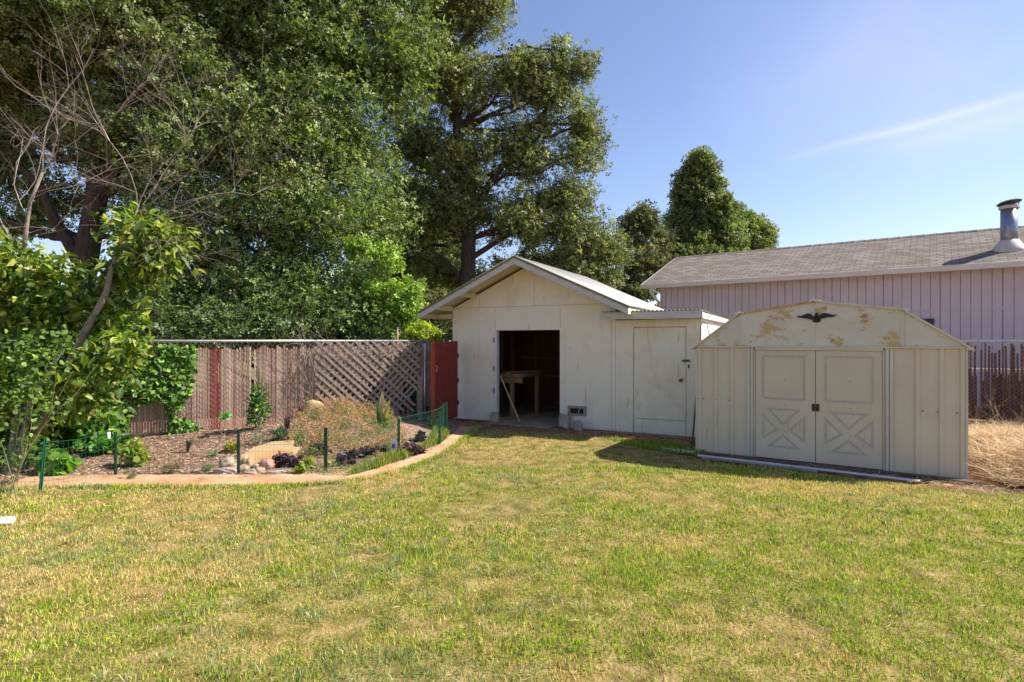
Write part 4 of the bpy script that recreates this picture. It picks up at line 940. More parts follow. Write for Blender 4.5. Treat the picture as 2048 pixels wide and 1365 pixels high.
straws('bark_chips', 'reddish bark chips scattered over the planting bed', 'mulch', [([(-7.5, 5.7), (-5.9, 5.7), (-5, 6.75), (-2.4, 6.75), (-2.6, 9.5), (-4.4, 9.4), (-7.5, 7.8)], 1)], 14000, .012, .04, .006,
       [(.25,.13,.09), (.40,.27,.20), (.17,.09,.06), (.52,.40,.31), (.10,.06,.04)], lambda x, y: bedz(x, y)+.004, .2)
STR = [(.62,.47,.27), (.52,.36,.18), (.70,.58,.40), (.42,.27,.13)]
fl_ = lambda x, y: np.full(np.shape(x), .0)
wallstrip = [(-.6, 10.0), (.7, 9.7), (1.5, 9.25), (2.1, 8.45), (2.6, 8.0), (2.8, 8.3), (3.0, 9.3), (1.9, 10.05), (-.9, 11.4)]
straws('dry_litter', 'dry grass litter along the foot of the white shed', 'dry grass', [(wallstrip, 1)], 2600, .04, .16, .0018, STR+[(.2,.12,.07)]*2, fl_, .2)
straws('dry_litter', 'straw and twig litter along the foot of the metal shed', 'dry grass', [([(2.6, 7.75), (5.1, 6.0), (6.2, 5.4), (6.6, 5.9), (5.4, 6.3), (2.9, 8.0)], .75), ([(4.4, 6.15), (5.3, 5.5), (7, 5.1), (7, 5.8), (5.3, 6.3)], .25)], 3800, .03, .18, .0018, STR+[(.3,.2,.12)]*3, fl_, .15)
# hay heap right of the metal shed
HAYP = [(5.3, 6.15), (6.0, 5.75), (9, 5.4), (11, 7), (11.5, 10.5), (9.6, 11.3), (7.8, 9.6)]
def hayz(x, y):
    x = np.asarray(x, float); y = np.asarray(y, float); e = np.exp(-(((x-6.9)/1.3)**2+((y-7.6)/1.5)**2)); e2 = np.exp(-(((x-6.2)/.6)**2+((y-6.55)/.5)**2))
    return .0+.20*e+.14*e2+.10*vnoise(x, y, 2.5, 9)*np.clip(e*3, 0, 1)
M['haybase'] = mat('hay base', [(.30,.17,.07), (.5,.34,.17)], .95, 6, 1, 30, detail=12)
tag(sheet('hay_ground', HAYP, .08, lambda x, y: hayz(x, y)-.004, M['haybase']), kind='structure')
straws('hay_heap', 'heap of dry golden hay and weeds right of the metal shed', 'hay', [(HAYP, .6), ([(5.3, 6.2), (6.3, 5.7), (7.5, 6.5), (7.5, 9), (6.8, 9)], .4)], 20000, .08, .40, .0022, STR+[(.75,.62,.42), (.58,.38,.18)], lambda x, y: hayz(x, y)+.03*rng.random(np.shape(x)), .32)
x, y = gp(2036, 885, .15); rock('stone_slab', 'pale grey stone slab lying on the hay at the right edge', 'stone', (x, y, .12), .30, .2, .07, M['stone'], 5, box=.4)
b = MB()
for k in range(70):
    q = random.random(); bx_ = 8.0+q*3.6; by_ = 11.9-q*2.6+random.uniform(-.5, .1); twigs(b, (bx_, by_, 0), (random.uniform(-.5, .5), random.uniform(-.3, .3), 1), random.uniform(.25, .6), .004, 2, .5)
tag(b.build('dead_weeds', mat('dead weed stems', [(.4,.26,.13), (.55,.4,.22)], .9, 8), fix=False), 'standing dead weeds at the foot of the right slatted fence', 'weeds', kind='stuff')

# ------------------------------------------------------------------ grass
def grass_obj(name, label, cat, X, Y, Z, h, w, cols, lean=.35, kind='stuff', two=True):
    n = len(X); a = rng.uniform(0, 2*np.pi, n); la = rng.uniform(0, 2*np.pi, n); l = np.abs(rng.normal(0, lean, n))*h
    sx = np.cos(a)*w/2; sy = np.sin(a)*w/2; lx = np.cos(la)*l; ly = np.sin(la)*l
    b0 = np.stack([X-sx, Y-sy, Z], 1); b1 = np.stack([X+sx, Y+sy, Z], 1)
    tip = np.stack([X+lx, Y+ly, Z+h*np.sqrt(np.clip(1-(l/h)**2*.7, .12, 1))], 1)
    if two:
        m0 = np.stack([X-sx*.8+lx*.35, Y-sy*.8+ly*.35, Z+h*.55], 1); m1 = np.stack([X+sx*.8+lx*.35, Y+sy*.8+ly*.35, Z+h*.55], 1)
        V = np.stack([b0, b1, m1, m0, tip], 1).reshape(-1, 3); k = np.arange(n)[:, None, None]*5
        F = (np.array([(0, 1, 2), (0, 2, 3), (3, 2, 4)])[None]+k).reshape(-1, 3); o = np_mesh(name, V, F, 3, M['grass'], None, np.repeat(cols, 5, 0))
    else:
        V = np.stack([b0, b1, tip], 1).reshape(-1, 3); F = np.arange(n*3).reshape(-1, 3); o = np_mesh(name, V, F, 3, M['grass'], None, np.repeat(cols, 3, 0))
    return tag(o, label, cat, kind=kind)
def lawn_pts(n, ya, yb):
    Y = np.sqrt(rng.uniform(ya**2, yb**2, n)); X = rng.uniform(-1, 1, n)*(Y*.93+.9)
    k = inpoly(X, Y, LAWN); return X[k], Y[k]
GR_ = np.array([(.22,.37,.022), (.35,.47,.035), (.50,.56,.06), (.08,.16,.015)])
ST_ = np.array([(.68,.56,.18), (.76,.63,.31), (.52,.37,.12), (.72,.49,.22)])
def lawn_cols(X, Y):
    n = len(X); u = X*.55+Y*.84  # mowing direction bands
    dry = .30+1.15*(vnoise(X, Y, .8, 31)-.5)+1.0*(vnoise(X, Y, 2.6, 32)-.5)+.7*(vnoise(X, Y, 8, 33)-.5)+.6*(vnoise(X, Y, 26, 34)-.5)
    band = np.clip((X+.2)/2, 0, 1)*np.clip((6.5-Y)/1.5, 0, 1); dry = dry+band*.42*np.sin((X*.42+Y*1.0)*5.2+1.2*vnoise(X, Y, .7, 3))
    dry = dry-.26*np.clip((X-.3)/2, 0, 1)*np.clip((6.5-Y)/2, .3, 1)+.05*np.clip((-X)/3, 0, 1)
    r = rng.random(n); isd = r < np.clip(dry, .08, .92)
    c = np.where(isd[:, None], ST_[rng.integers(0, 4, n)], GR_[rng.integers(0, 4, n)])
    grey = (vnoise(X, Y, 1.5, 35) > .68) & (X < .2); c = np.where((grey & ~isd)[:, None], c*.5+np.array([.22,.27,.15])*.6, c)
    c = c*(1+.22*rng.normal(size=(n, 1))).clip(.5, 1.6)
    hh = (.7+.6*vnoise(X, Y, 3.2, 40))*(1-.35*(dry > .85)); return c, hh, isd
for nm, lb, n, ya, yb, h, w, two in (('grass', 'short dry and green mown grass of the near lawn', 215000, 2.2, 4.4, .034, .0038, True),
                                 ('grass', 'short dry and green mown grass of the middle lawn', 210000, 4.4, 7.2, .034, .0054, True),
                                 ('grass', 'short dry and green mown grass of the far lawn by the sheds', 120000, 7.2, 10.4, .034, .008, False)):
    X, Y = lawn_pts(n, ya, yb); c, hh, isd = lawn_cols(X, Y)
    clump = vnoise(X, Y, 16, 50); bare = np.clip((vnoise(X, Y, 1.9, 52)-.80)*8, 0, 1); keep = rng.random(len(X)) < (.35+.95*clump)*(1-.75*bare); X, Y, c, hh, isd = X[keep], Y[keep], c[keep], hh[keep], isd[keep]
    grass_obj(nm, lb, 'grass', X, Y, np.zeros(len(X)), h*hh*rng.uniform(.6, 1.3, len(X)), w*rng.uniform(.6, 1.4, len(X)), c, lean=.55, two=two)
# coarse weedy tufts
nt = 420; tx, ty = lawn_pts(2600, 2.3, 7.5); kk = (vnoise(tx, ty, 1.1, 71) > .55) & (rng.random(len(tx)) < np.where(tx < .3, .9, .25)); tx, ty = tx[kk][:nt], ty[kk][:nt]
i = rng.integers(0, len(tx), len(tx)*34); X = tx[i]+rng.normal(0, .028, len(i)); Y = ty[i]+rng.normal(0, .028, len(i)); k = inpoly(X, Y, LAWN); X, Y, i = X[k], Y[k], i[k]
tp = np.array([(.24,.31,.11), (.18,.25,.07), (.36,.39,.20), (.46,.38,.20)]); c = tp[rng.integers(0, 4, len(X))]*(.8+.5*rng.random((len(tx), 1)))[i]
grass_obj('weedy_tufts', 'coarse grey-green grass tufts scattered over the lawn', 'grass tufts', X, Y, np.zeros(len(X)), rng.uniform(.035, .075, len(X)), rng.uniform(.003, .0055, len(X)), c, lean=.8)
# grass creeping over the edging
k = rng.integers(0, 90, 9000); off = -rng.random(9000)**2*.08+.01; X = lo[k, 0]+rng.normal(0, .03, 9000); Y = lo[k, 1]+off*(.3+1.4*vnoise(lo[k, 0], lo[k, 1], 3, 77))
c, hh, _ = lawn_cols(X, Y); grass_obj('edge_grass', 'ragged grass creeping over the front of the edging strip', 'grass', X, Y, np.zeros(len(X)), rng.uniform(.03, .07, len(X)), np.full(len(X), .006), c, lean=.6)
straws('grass_clippings', 'dry clippings and straws strewn over the lawn', 'clippings', [([(-5, 2.3), (5, 2.3), (6, 5.6), (2, 8.3), (-.6, 9.8), (-1.5, 6.6), (-5.5, 6.0)], 1)], 3600, .02, .075, .0010, STR, lambda x, y: .018+.012*rng.random(np.shape(x)), .15)
# longer green grass inside the right part of the bed
BG = [gp(p, q, .02) for p, q in ((690, 955), (745, 935), (790, 915), (850, 900), (870, 870), (855, 855), (890, 850), (893, 860), (899, 870), (884, 887), (854, 901), (805, 922), (752, 940))]
a_ = np.array(BG); X = rng.uniform(a_[:, 0].min(), a_[:, 0].max(), 40000); Y = rng.uniform(a_[:, 1].min(), a_[:, 1].max(), 40000); k = inpoly(X, Y, BG); X, Y = X[k], Y[k]
c = GR_[rng.integers(0, 3, len(X))]*np.array([.42, .5, .7]); dd = rng.random(len(X)) < .18; c[dd] = ST_[0]
grass_obj('bed_grass', 'taller bright green grass inside the bed by the wire fence', 'grass', X, Y, bedz(X, Y), rng.uniform(.06, .15, len(X)), rng.uniform(.004, .008, len(X)), c*(1+.2*rng.normal(size=(len(X), 1))).clip(.5, 1.5), lean=.4)
# grassy fringe over the edging and at the left
X = rng.uniform(-6.8, -5.0, 5000); Y = rng.uniform(5.3, 6.3, 5000); k = rng.random(5000) < .5*vnoise(X, Y, 3, 3)+.1; X, Y = X[k], Y[k]
c, hh, _ = lawn_cols(X, Y); grass_obj('grass_fringe', 'sparse thin grass on the bare soil at the left bed corner', 'grass', X, Y, np.zeros(len(X)), .05*hh, np.full(len(X), .006), c)
# shaded green grass between the sheds
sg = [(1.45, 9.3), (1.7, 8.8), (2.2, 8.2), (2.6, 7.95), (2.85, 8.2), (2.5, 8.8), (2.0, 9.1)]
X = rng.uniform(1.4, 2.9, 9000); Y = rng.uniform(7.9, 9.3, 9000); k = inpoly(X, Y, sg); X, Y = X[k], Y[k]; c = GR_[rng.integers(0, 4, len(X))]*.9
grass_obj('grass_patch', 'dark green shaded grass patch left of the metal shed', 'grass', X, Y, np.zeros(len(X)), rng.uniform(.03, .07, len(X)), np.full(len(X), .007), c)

# far-off tree line beyond the neighbouring ground
X = rng.uniform(-75, 60, 26000); Y = 46+rng.uniform(0, 5, 26000); Z = rng.random(26000)**.7*(1.5+4.0*vnoise(X, Y, .12, 80)+1.2*vnoise(X, Y, .5, 81))
tag(leaves('far_trees', np.stack([X, Y, Z], 1), .55, M['leaf'], None, LEAF_SPRIG, [(.12,.15,.06), (.17,.19,.09), (.08,.1,.04)], None), 'hazy far-off line of trees beyond the fences', 'trees', kind='stuff')
# ------------------------------------------------------------------ left garden trees: leafy below, bare twigs above
LIME = [(.19,.27,.035), (.29,.34,.05), (.11,.18,.03), (.38,.38,.09), (.05,.10,.02)]
def cloud(lobes, n, clump, sig, shell=.5):
    """points gathered in clumps inside ellipsoid lobes; returns points, clump centres, outward directions"""
    vol = np.array([l[1][0]*l[1][1]*l[1][2] for l in lobes])**(2/3); vol = vol/vol.sum(); nc = max(len(lobes), n//clump); CC = []; OO = []
    for l, v_ in zip(lobes, vol):
        k = max(2, int(round(nc*v_))); d = unit(rng.normal(size=(k, 3))); r = rng.random((k, 1))**shell; CC.append(np.array(l[0])+d*r*np.array(l[1])); OO.append(d)
    C = np.vstack(CC); O = np.vstack(OO); i = rng.integers(0, len(C), n); g = unit(rng.normal(size=(n, 3)))*1.9*rng.random((n, 1))**.5; g *= (sig*rng.uniform(.6, 1.3, (len(C), 1)))[i]*np.array([1.1, 1.1, .75])
    return C[i]+g, C, O[i]
def wob(p, q, n, amp):
    p = Vector(p); q = Vector(q); o = [p]
    for i in range(1, n): o.append(p.lerp(q, i/n)+Vector((random.gauss(0, amp), random.gauss(0, amp), random.gauss(0, amp*.6))))
    o.append(q); return o
def px3(l, Y): return [at(a, b_, Y) for a, b_ in l]
# leaning tree
t = thing('leaning_tree', 'leaning multi-stemmed garden tree, leafy below with bare twigs reaching right', 'tree', (*gp(45, 938), 0))
o0 = Vector(t.location)
def rel(pts): return [Vector(p)-o0 for p in pts]
b = MB(); Yt = 7.3
b.tube(rel([Vector((*gp(40, 940), -.05)), at(60, 890, 7.25), at(84, 834, 7.2), at(118, 770, 7.2), at(146, 713, 7.2), at(170, 662, 7.2), at(194, 620, 7.2), at(213, 583, 7.25), at(222, 540, 7.3), at(250, 480, 7.4), at(275, 421, 7.5)]), [.075, .065, .06, .055, .05, .043, .038, .033, .028, .022, .016], 10)
b.tube(rel([Vector((*gp(22, 950), -.05)), at(45, 880, 7.1), at(62, 800, 7.1), at(100, 740, 7.0), at(130, 690, 6.9)]), [.06, .05, .04, .03, .02], 8)
b.build('trunk', M['bark_grey'], t, smooth=True, fix=False)
b = MB(); 
for s_, d_, L_, r_, dep, Y0 in (((275, 421), (.1, 0, 1), 1.1, .014, 3, 7.5), ((275, 425), (.75, .1, .55), 1.4, .014, 3, 7.5), ((290, 440), (1, .1, .15), 1.4, .013, 3, 7.5), ((262, 455), (1, 0, .35), 1.3, .012, 3, 7.4), ((250, 480), (.95, -.1, .02), 1.3, .012, 3, 7.4),
                                  ((270, 430), (.35, 0, .9), 1.2, .013, 3, 7.5), ((300, 445), (.9, 0, .3), 1.2, .011, 3, 7.5), ((285, 410), (.55, .1, .75), 1.2, .012, 3, 7.6)):
    twigs(b, Vector(at(*s_, Y0))-o0, d_, L_*1.25, r_*.56, dep, .42, 6, 0, 4)
b.build('bare_twigs', M['twig'], t, smooth=False, fix=False)
lob = [(at(275, 465, 7.5), (.50, .35, .30)), (at(300, 520, 7.5), (.35, .35, .28)), (at(235, 545, 7.6), (.42, .35, .30)), (at(110, 610, 7.5), (.50, .4, .40)), (at(220, 640, 7.6), (.30, .35, .35)), (at(120, 700, 7.6), (.5, .35, .35)), (at(215, 720, 7.4), (.42, .3, .35)), (at(70, 790, 7.6), (.5, .3, .4)), (at(180, 800, 7.4), (.35, .3, .3)), (at(60, 540, 7.6), (.5, .4, .28)), (at(20, 870, 7.5), (.3, .3, .3)), (at(340, 470, 7.6), (.18, .25, .2)), (at(140, 760, 6.9), (.3, .1, .2)), (at(250, 690, 7.1), (.25, .2, .2))]
P, C, O = cloud(lob, 5600, 12, .14, .6); leaves('foliage', P-np.array(o0), .115, M['leaf_soft'], t, LEAF_BROAD, LIME, [.28, .22, .24, .08, .18], outdir=O*.6+np.array([0, 0, -.25]), up=.9, droop=.25)
# left bare-topped tree
t = thing('bare_topped_tree', 'slender grey tree at far left with bare forked twigs above leaves', 'tree', (*gp(15, 952), 0)); o0 = Vector(t.location)
b = MB(); b.tube(rel([Vector((*gp(15, 952), -.05)), at(35, 850, 7.3), at(60, 720, 7.4), at(62, 640, 7.5), at(45, 540, 7.6), at(52, 460, 7.6), at(60, 405, 7.6), at(85, 345, 7.6)]), [.06, .05, .04, .035, .03, .026, .022, .018], 9)
b.build('trunk', M['bark_grey'], t, smooth=True, fix=False)
b = MB()
for s_, d_, L_, r_, dep, Y0 in (((85, 345), (-.15, 0, 1), 1.5, .014, 3, 7.6), ((88, 340), (.75, 0, .75), 1.5, .014, 3, 7.6), ((70, 385), (.95, 0, .15), 1.3, .012, 3, 7.6), ((55, 440), (-.4, 0, .9), 1.4, .012, 3, 7.6), ((60, 400), (.6, 0, .5), 1.2, .011, 3, 7.6), ((45, 520), (-.6, .1, .9), 1.3, .012, 3, 7.6), ((50, 480), (.9, 0, .25), 1.0, .010, 3, 7.5), ((88, 345), (.3, 0, .9), 1.3, .012, 3, 7.6)):
    twigs(b, Vector(at(*s_, Y0))-o0, d_, L_*1.25, r_*.56, dep, .42, 6, 0, 4)
b.build('bare_twigs', M['twig'], t, fix=False)
lob = [(at(20, 640, 7.6), (.55, .4, .4)), (at(-60, 560, 7.4), (.6, .5, .5)), (at(75, 545, 7.5), (.35, .3, .25)), (at(-20, 740, 7.2), (.5, .5, .6)), (at(-30, 500, 7.6), (.4, .4, .35))]
P, C, O = cloud(lob, 2200, 12, .12, .6); leaves('foliage', P-np.array(o0), .135, M['leaf_soft'], t, LEAF_BROAD, LIME, [.3, .25, .2, .13, .12], outdir=O*.5+np.array([0, 0, -.15]), up=.9)
# rose bush front left
x, y = gp(20, 1000); t = thing('rose_bush', 'rose bush with small pale green leaves at the left edge', 'bush', (x, y, 0)); o0 = Vector(t.location); b = MB()
for k in range(5): twigs(b, (random.uniform(-.2, .2), random.uniform(-.1, .1), 0), (random.uniform(-.4, .5), random.uniform(-.2, .2), 1.4), random.uniform(.9, 1.5), .006, 1, .4, 6, 0, 3)
b.build('cane', mat('green cane', [(.12,.14,.05), (.2,.17,.08)], .7, 5), t, fix=False)
lob = [(at(30, 720, 6.1), (.45, .3, .35)), (at(-20, 800, 6.0), (.5, .3, .45)), (at(70, 800, 6.3), (.3, .3, .3)), (at(20, 900, 6.2), (.3, .3, .25)), (at(110, 690, 6.4), (.25, .2, .2))]
P, C, O = cloud(lob, 1500, 8, .11, .6); leaves('foliage', P-np.array(o0), .046, M['leaf_soft'], t, LEAF_IVY, [(.15,.24,.05), (.24,.33,.08), (.10,.17,.035), (.05,.10,.02)], None, outdir=O*.5, up=.9)
# vines/understorey between, against the fence
x0i = [wp(FA, FR, p, q) for p, q in ((235, 692), (392, 690), (389, 722), (382, 782), (368, 806), (350, 835), (335, 850), (345, 880), (330, 800), (300, 800), (262, 822), (255, 880), (200, 905), (120, 900), (120, 690))]
def fence_leaves(poly, n, size, off, pal, name, label, cat, tmpl, m, dens=None, stemn=14):
    a = np.array(poly); X = rng.uniform(a[:, 0].min(), a[:, 0].max(), n*5); Z = rng.uniform(a[:, 1].min(), a[:, 1].max(), n*5)
    k = inpoly(X, Z, poly) & (vnoise(X, Z, 4.5, 61)+.25 > rng.random(n*5)*.8); X, Z = X[k][:n], Z[k][:n]; Yo = -rng.uniform(.02, off, len(X))*(.4+vnoise(X, Z, 4, 62))
    t = thing(name, label, cat, (*FA, 0), FR); P = np.stack([X, Yo, Z], 1)
    leaves('foliage', P, size, M[m], t, tmpl, pal, None, outdir=np.array([0, -.3, -.5]), up=.5, extra=np.array([0, -1.1, .3]), droop=.3)
    b = MB()
    for k in range(stemn):
        i = random.randrange(len(X)); twigs(b, (X[i]-.3, -.03, max(.0, Z[i]-.5)), (random.uniform(-.2, .6), 0, 1), .7, .007, 1, .4, 5)
    b.build('stem', M['bark_grey'], t, fix=False); return t
IVY = [(.09,.20,.03), (.15,.29,.045), (.23,.38,.08), (.045,.11,.02)]
fence_leaves(x0i, 3400, .062, .16, IVY, 'ivy', 'glossy green ivy climbing over the left part of the slatted fence', 'ivy', LEAF_IVY, 'ivy')
x1i = [wp(FA, FR, p, q) for p, q in ((338, 900), (335, 862), (350, 835), (372, 832), (395, 852), (425, 862), (430, 872), (395, 880), (370, 885))]
fence_leaves(x1i, 420, .055, .18, IVY, 'ivy', 'low ivy trail creeping right along the fence foot', 'ivy', LEAF_IVY, 'ivy', stemn=4)
x2i = [wp(FA, FR, p, q) for p, q in ((-150, 700), (130, 690), (250, 720), (240, 930), (120, 960), (-150, 990))]
fence_leaves(x2i, 6500, .08, .75, [(.07,.17,.03), (.12,.26,.04), (.2,.36,.06), (.04,.09,.02)], 'vine_thicket', 'dense broad-leaved vine thicket on the fence behind the leaning tree', 'vine', LEAF_IVY, 'leaf_soft')
plant('broad_leaf_plant', 'low broad-leaved green plant below the vine thicket', 'plant', 205, 905, .38, .14, 300, .09, [(.10,.25,.04), (.2,.38,.06), (.06,.15,.03)], LEAF_IVY, z=.05)
plant('broad_leaf_plant', 'low broad-leaved plant just right of the first green stake', 'plant', 120, 940, .28, .14, 150, .10, [(.12,.27,.04), (.26,.42,.06)], LEAF_IVY, z=.05)
b = MB(); x, y = gp(217, 905, .05); b.tube([(x, y, 0), (x, y, .33)], .022, 10); tag(b.build('pale_pipe', M['pvc'], smooth=True), 'short pale pipe standing in front of the ivy', 'pipe')

# ------------------------------------------------------------------ big trees beyond the fence
OAK = [(.09,.13,.035), (.13,.175,.05), (.18,.22,.08), (.27,.29,.15), (.05,.08,.025)]
OAKW = [.25, .3, .22, .1, .13]
def tree(name, label, base, trunk, r0, lobes, n, size, pal=OAK, w=OAKW, clump=55, sig=.30, limbs=None, tmpl=LEAF_SPRIG, shell=.55, m='leaf', group='trees beyond the fence', bark='bark', twign=60):
    n = int(n*.74); size *= 1.38; sig *= 1.0
    t = thing(name, label, 'tree', (base[0], base[1], 0), 0, group); o0 = Vector((base[0], base[1], 0)); tk = [Vector(p)-o0 for p in trunk]
    b = MB(); k = len(tk); b.tube(tk, [r0*(1-.62*i/(k-1)) for i in range(k)], 12); b.build('trunk', M[bark], t, smooth=True, fix=False)
    P, C, O = cloud(lobes, n, clump, sig, shell); o_ = np.array(o0)
    b = MB()
    for j, l in enumerate(lobes):
        c = Vector(l[0])-o0; s_ = min(tk, key=lambda q: (q-c).length+(0 if q.z < c.z else 3)); pth = wob(s_, c, 6, (c-s_).length*.03); b.tube(pth, [r0*.26*(1-.72*i/6) for i in range(7)], 7, cap=False)
        sel = C[np.linalg.norm((C-np.array(l[0]))/np.array(l[1]), axis=1) < 1.02]
        for q in sel[rng.permutation(len(sel))[:max(3, int(twign*len(sel)/len(C)))]]:
            q = Vector(q)-o0; a = pth[random.randint(3, 6)]; b.tube(wob(a, q, 4, (q-a).length*.07), [r0*.11, r0*.09, r0*.07, r0*.05, r0*.025], 4, cap=False)
    for lm in (limbs or []):
        pts = [Vector(p)-o0 for p in lm[0]]; kk = len(pts); b.tube(pts, [lm[1]*(1-.6*i/(kk-1)) for i in range(kk)], 9, cap=False)
    b.build('branches', M[bark], t, fix=False)
    leaves('crown', P-o_, size, M[m], t, tmpl, [tuple(q*1.28 for q in c) for c in pal], w, outdir=O*.3, up=.7, rvar=.3, cvar=.28)
    return t
def L(px_, py_, Y, rx, rz, ry=None): p = at(px_, py_, Y); return (tuple(p), (rx, ry or rx, rz))
# A: big oak, far left
YA = 12.5; g0 = at(170, 700, YA)
tr = [(g0.x, YA, 0), at(168, 640, YA), at(165, 560, YA), at(178, 480, YA), at(192, 400, YA), at(195, 320, YA), at(205, 220, YA), at(225, 120, YA), at(230, 0, YA)]
lA = [L(-60, 60, YA, 2.0, 1.5), L(60, 40, 12.0, 1.7, 1.2), L(30, 190, 13, 1.4, .9), L(120, 120, 12.6, 1.1, .8), L(170, 30, 12.3, 1.4, 1.0), L(260, 60, 12, 1.3, 1.0), L(-80, 260, 13, 1.4, 1.2), L(15, 310, 13.6, 1.1, .9), L(240, 250, 12.6, 1.0, .8), L(330, 30, 12.8, 1.2, .9), L(330, 320, 12.4, 1.0, .9), L(230, 350, 13.0, .8, .7),
      L(410, 190, 12.8, .9, 1.2), L(130, 250, 13.2, .9, .8), L(100, -120, 12.2, 2.2, 1.4), L(-150, 430, 13.5, 1.2, 1.1), L(300, 200, 14.0, .8, .7), L(320, 450, 12.6, .8, .7), L(110, 400, 14.2, .8, .6), L(40, 450, 15, .7, .4), L(240, -150, 12.4, 2.2, 1.3), L(-190, 120, 12.5, 1.6, 1.6)]
tree('oak_tree', 'big dark oak at far left with thick forked trunk behind the leaning tree', (g0.x, YA), tr, .30, lA, 105000, .092, clump=56, sig=.27,
     limbs=[([at(165, 540, YA), at(140, 490, YA), at(110, 440, YA), at(85, 380, YA), at(40, 330, YA)], .15), ([at(185, 420, YA), at(225, 350, YA), at(245, 260, YA), at(290, 170, YA)], .16), ([at(195, 330, YA), at(170, 240, YA), at(120, 160, YA)], .13), ([at(215, 390, YA), at(300, 320, YA), at(390, 250, YA), at(460, 150, YA)], .10)])
# B: dense middle tree reaching down to the fence
YB = 14.5; g0 = at(560, 700, YB)
lB = [L(470, 120, YB, 1.7, 1.5), L(560, 40, YB, 2.0, 1.5), L(680, 90, 14.8, 1.9, 1.6), L(450, 300, 14, 1.5, 1.4), L(560, 260, 13.8, 1.7, 1.5), L(690, 280, 14.5, 1.6, 1.6), L(800, 120, 15, 1.1, 1.6), L(620, 420, 14, 1.7, 1.3), L(470, 460, 13.6, 1.5, 1.2), L(740, 430, 15, 1.2, 1.2), L(400, 590, 13.2, 1.2, 1.1), L(520, 600, 13.2, 1.4, 1.1), L(640, 560, 13.5, 1.3, 1.1), L(620, -120, 14.5, 2.6, 1.7), L(340, 520, 13.5, .8, .9), L(450, -80, 14.5, 1.8, 1.5), L(330, 640, 12.6, 1.0, .7), L(700, 640, 13.2, 1.1, .6), L(800, -80, 15, 1.4, 1.4)]
tree('broad_tree', 'dense broad green tree filling the middle above the slatted fence', (g0.x, YB), [(g0.x, YB, 0), at(565, 560, YB), at(575, 420, YB), at(580, 260, YB), at(590, 60, YB)], .28, lB, 140000, .088,
     pal=[(.095,.14,.035), (.135,.185,.045), (.19,.235,.08), (.28,.30,.15), (.045,.075,.022)], clump=60, sig=.32, shell=.6)
# C: oak behind the white shed
YC = 17.0; g0 = at(930, 700, YC)
lC = [L(900, 30, YC, 1.4, 1.0), L(980, 10, YC, .7, .8), L(850, 130, YC, 1.2, 1.1), L(930, 170, YC, 1.2, 1.1), L(1040, 160, YC, .9, 1.0), L(1110, 190, YC, .9, 1.0), L(1115, 100, YC, .35, .6), L(1060, 120, YC, .5, .6), L(1170, 250, YC, .6, .7), L(1165, 310, YC, .6, .5), L(1050, 300, YC, 1.1, 1.1), L(930, 320, YC, 1.3, 1.2), L(840, 290, 17.5, 1.1, 1.2), L(1130, 390, YC, 1.0, .6), L(1050, 440, YC, 1.3, .9), L(1150, 460, 17.5, 1.0, .8), L(920, 430, YC, 1.1, .9),
      L(830, 420, 17, 1.1, .9), L(1210, 500, 18, .8, .8), L(1070, 540, 18, 1.3, .6), L(960, 560, 18.2, 1.0, .5), L(860, 540, 18, .9, .5), L(1190, 560, 18.5, .8, .5), L(800, 500, 19, 1.2, 1.0), L(850, 440, 18.5, 1.1, .9), L(800, 610, 20, 1.5, .9), L(870, 610, 20, 1.0, .5), L(1160, 140, YC, .5, .5), L(980, -80, YC, 1.0, .9), L(880, -120, YC, 1.5, 1.2), L(1150, 520, 17.6, .9, .6)]
tree('oak_tree', 'tall open-crowned oak rising behind the white shed', (g0.x, YC), [(g0.x, YC, 0), at(935, 560, YC), at(938, 480, YC), at(935, 380, YC), at(915, 260, YC), at(905, 120, YC), at(900, 10, YC)], .26, lC, 112000, .090,
     pal=[(.10,.125,.04), (.14,.165,.055), (.20,.215,.09), (.28,.28,.15), (.055,.07,.025)], clump=46, sig=.25, shell=.6,
     limbs=[([at(936, 500, YC), at(905, 420, YC), at(870, 340, YC), at(830, 240, YC)], .13), ([at(936, 440, YC), at(985, 360, YC), at(1040, 280, YC), at(1110, 200, YC)], .13), ([at(925, 560, YC), at(890, 520, YC), at(860, 500, YC)], .09), ([at(936, 520, YC), at(1000, 480, YC), at(1080, 440, YC)], .1), ([at(1040, 290, YC), at(1110, 270, YC), at(1180, 240, YC)], .06)])
g0 = at(830, 700, 21)
tree('backdrop_tree', 'dense dark tree filling the gap left of the white shed roof', (g0.x, 21), [(g0.x, 21, 0), at(830, 620, 21), at(832, 480, 21)], .18, [L(790, 480, 21, 1.2, 1.2), L(850, 500, 21, 1.1, 1.1), L(770, 590, 21, 1.5, 1.1), L(850, 600, 21, 1.3, .9), L(905, 570, 21.5, .9, .8), L(800, 400, 21, 1.0, 1.0), L(865, 420, 21.5, .9, .9), L(890, 500, 22, .8, .8)], 42000, .11, pal=[(.08,.11,.035), (.12,.145,.05), (.17,.19,.08), (.045,.06,.022)], w=None, clump=50, sig=.3)
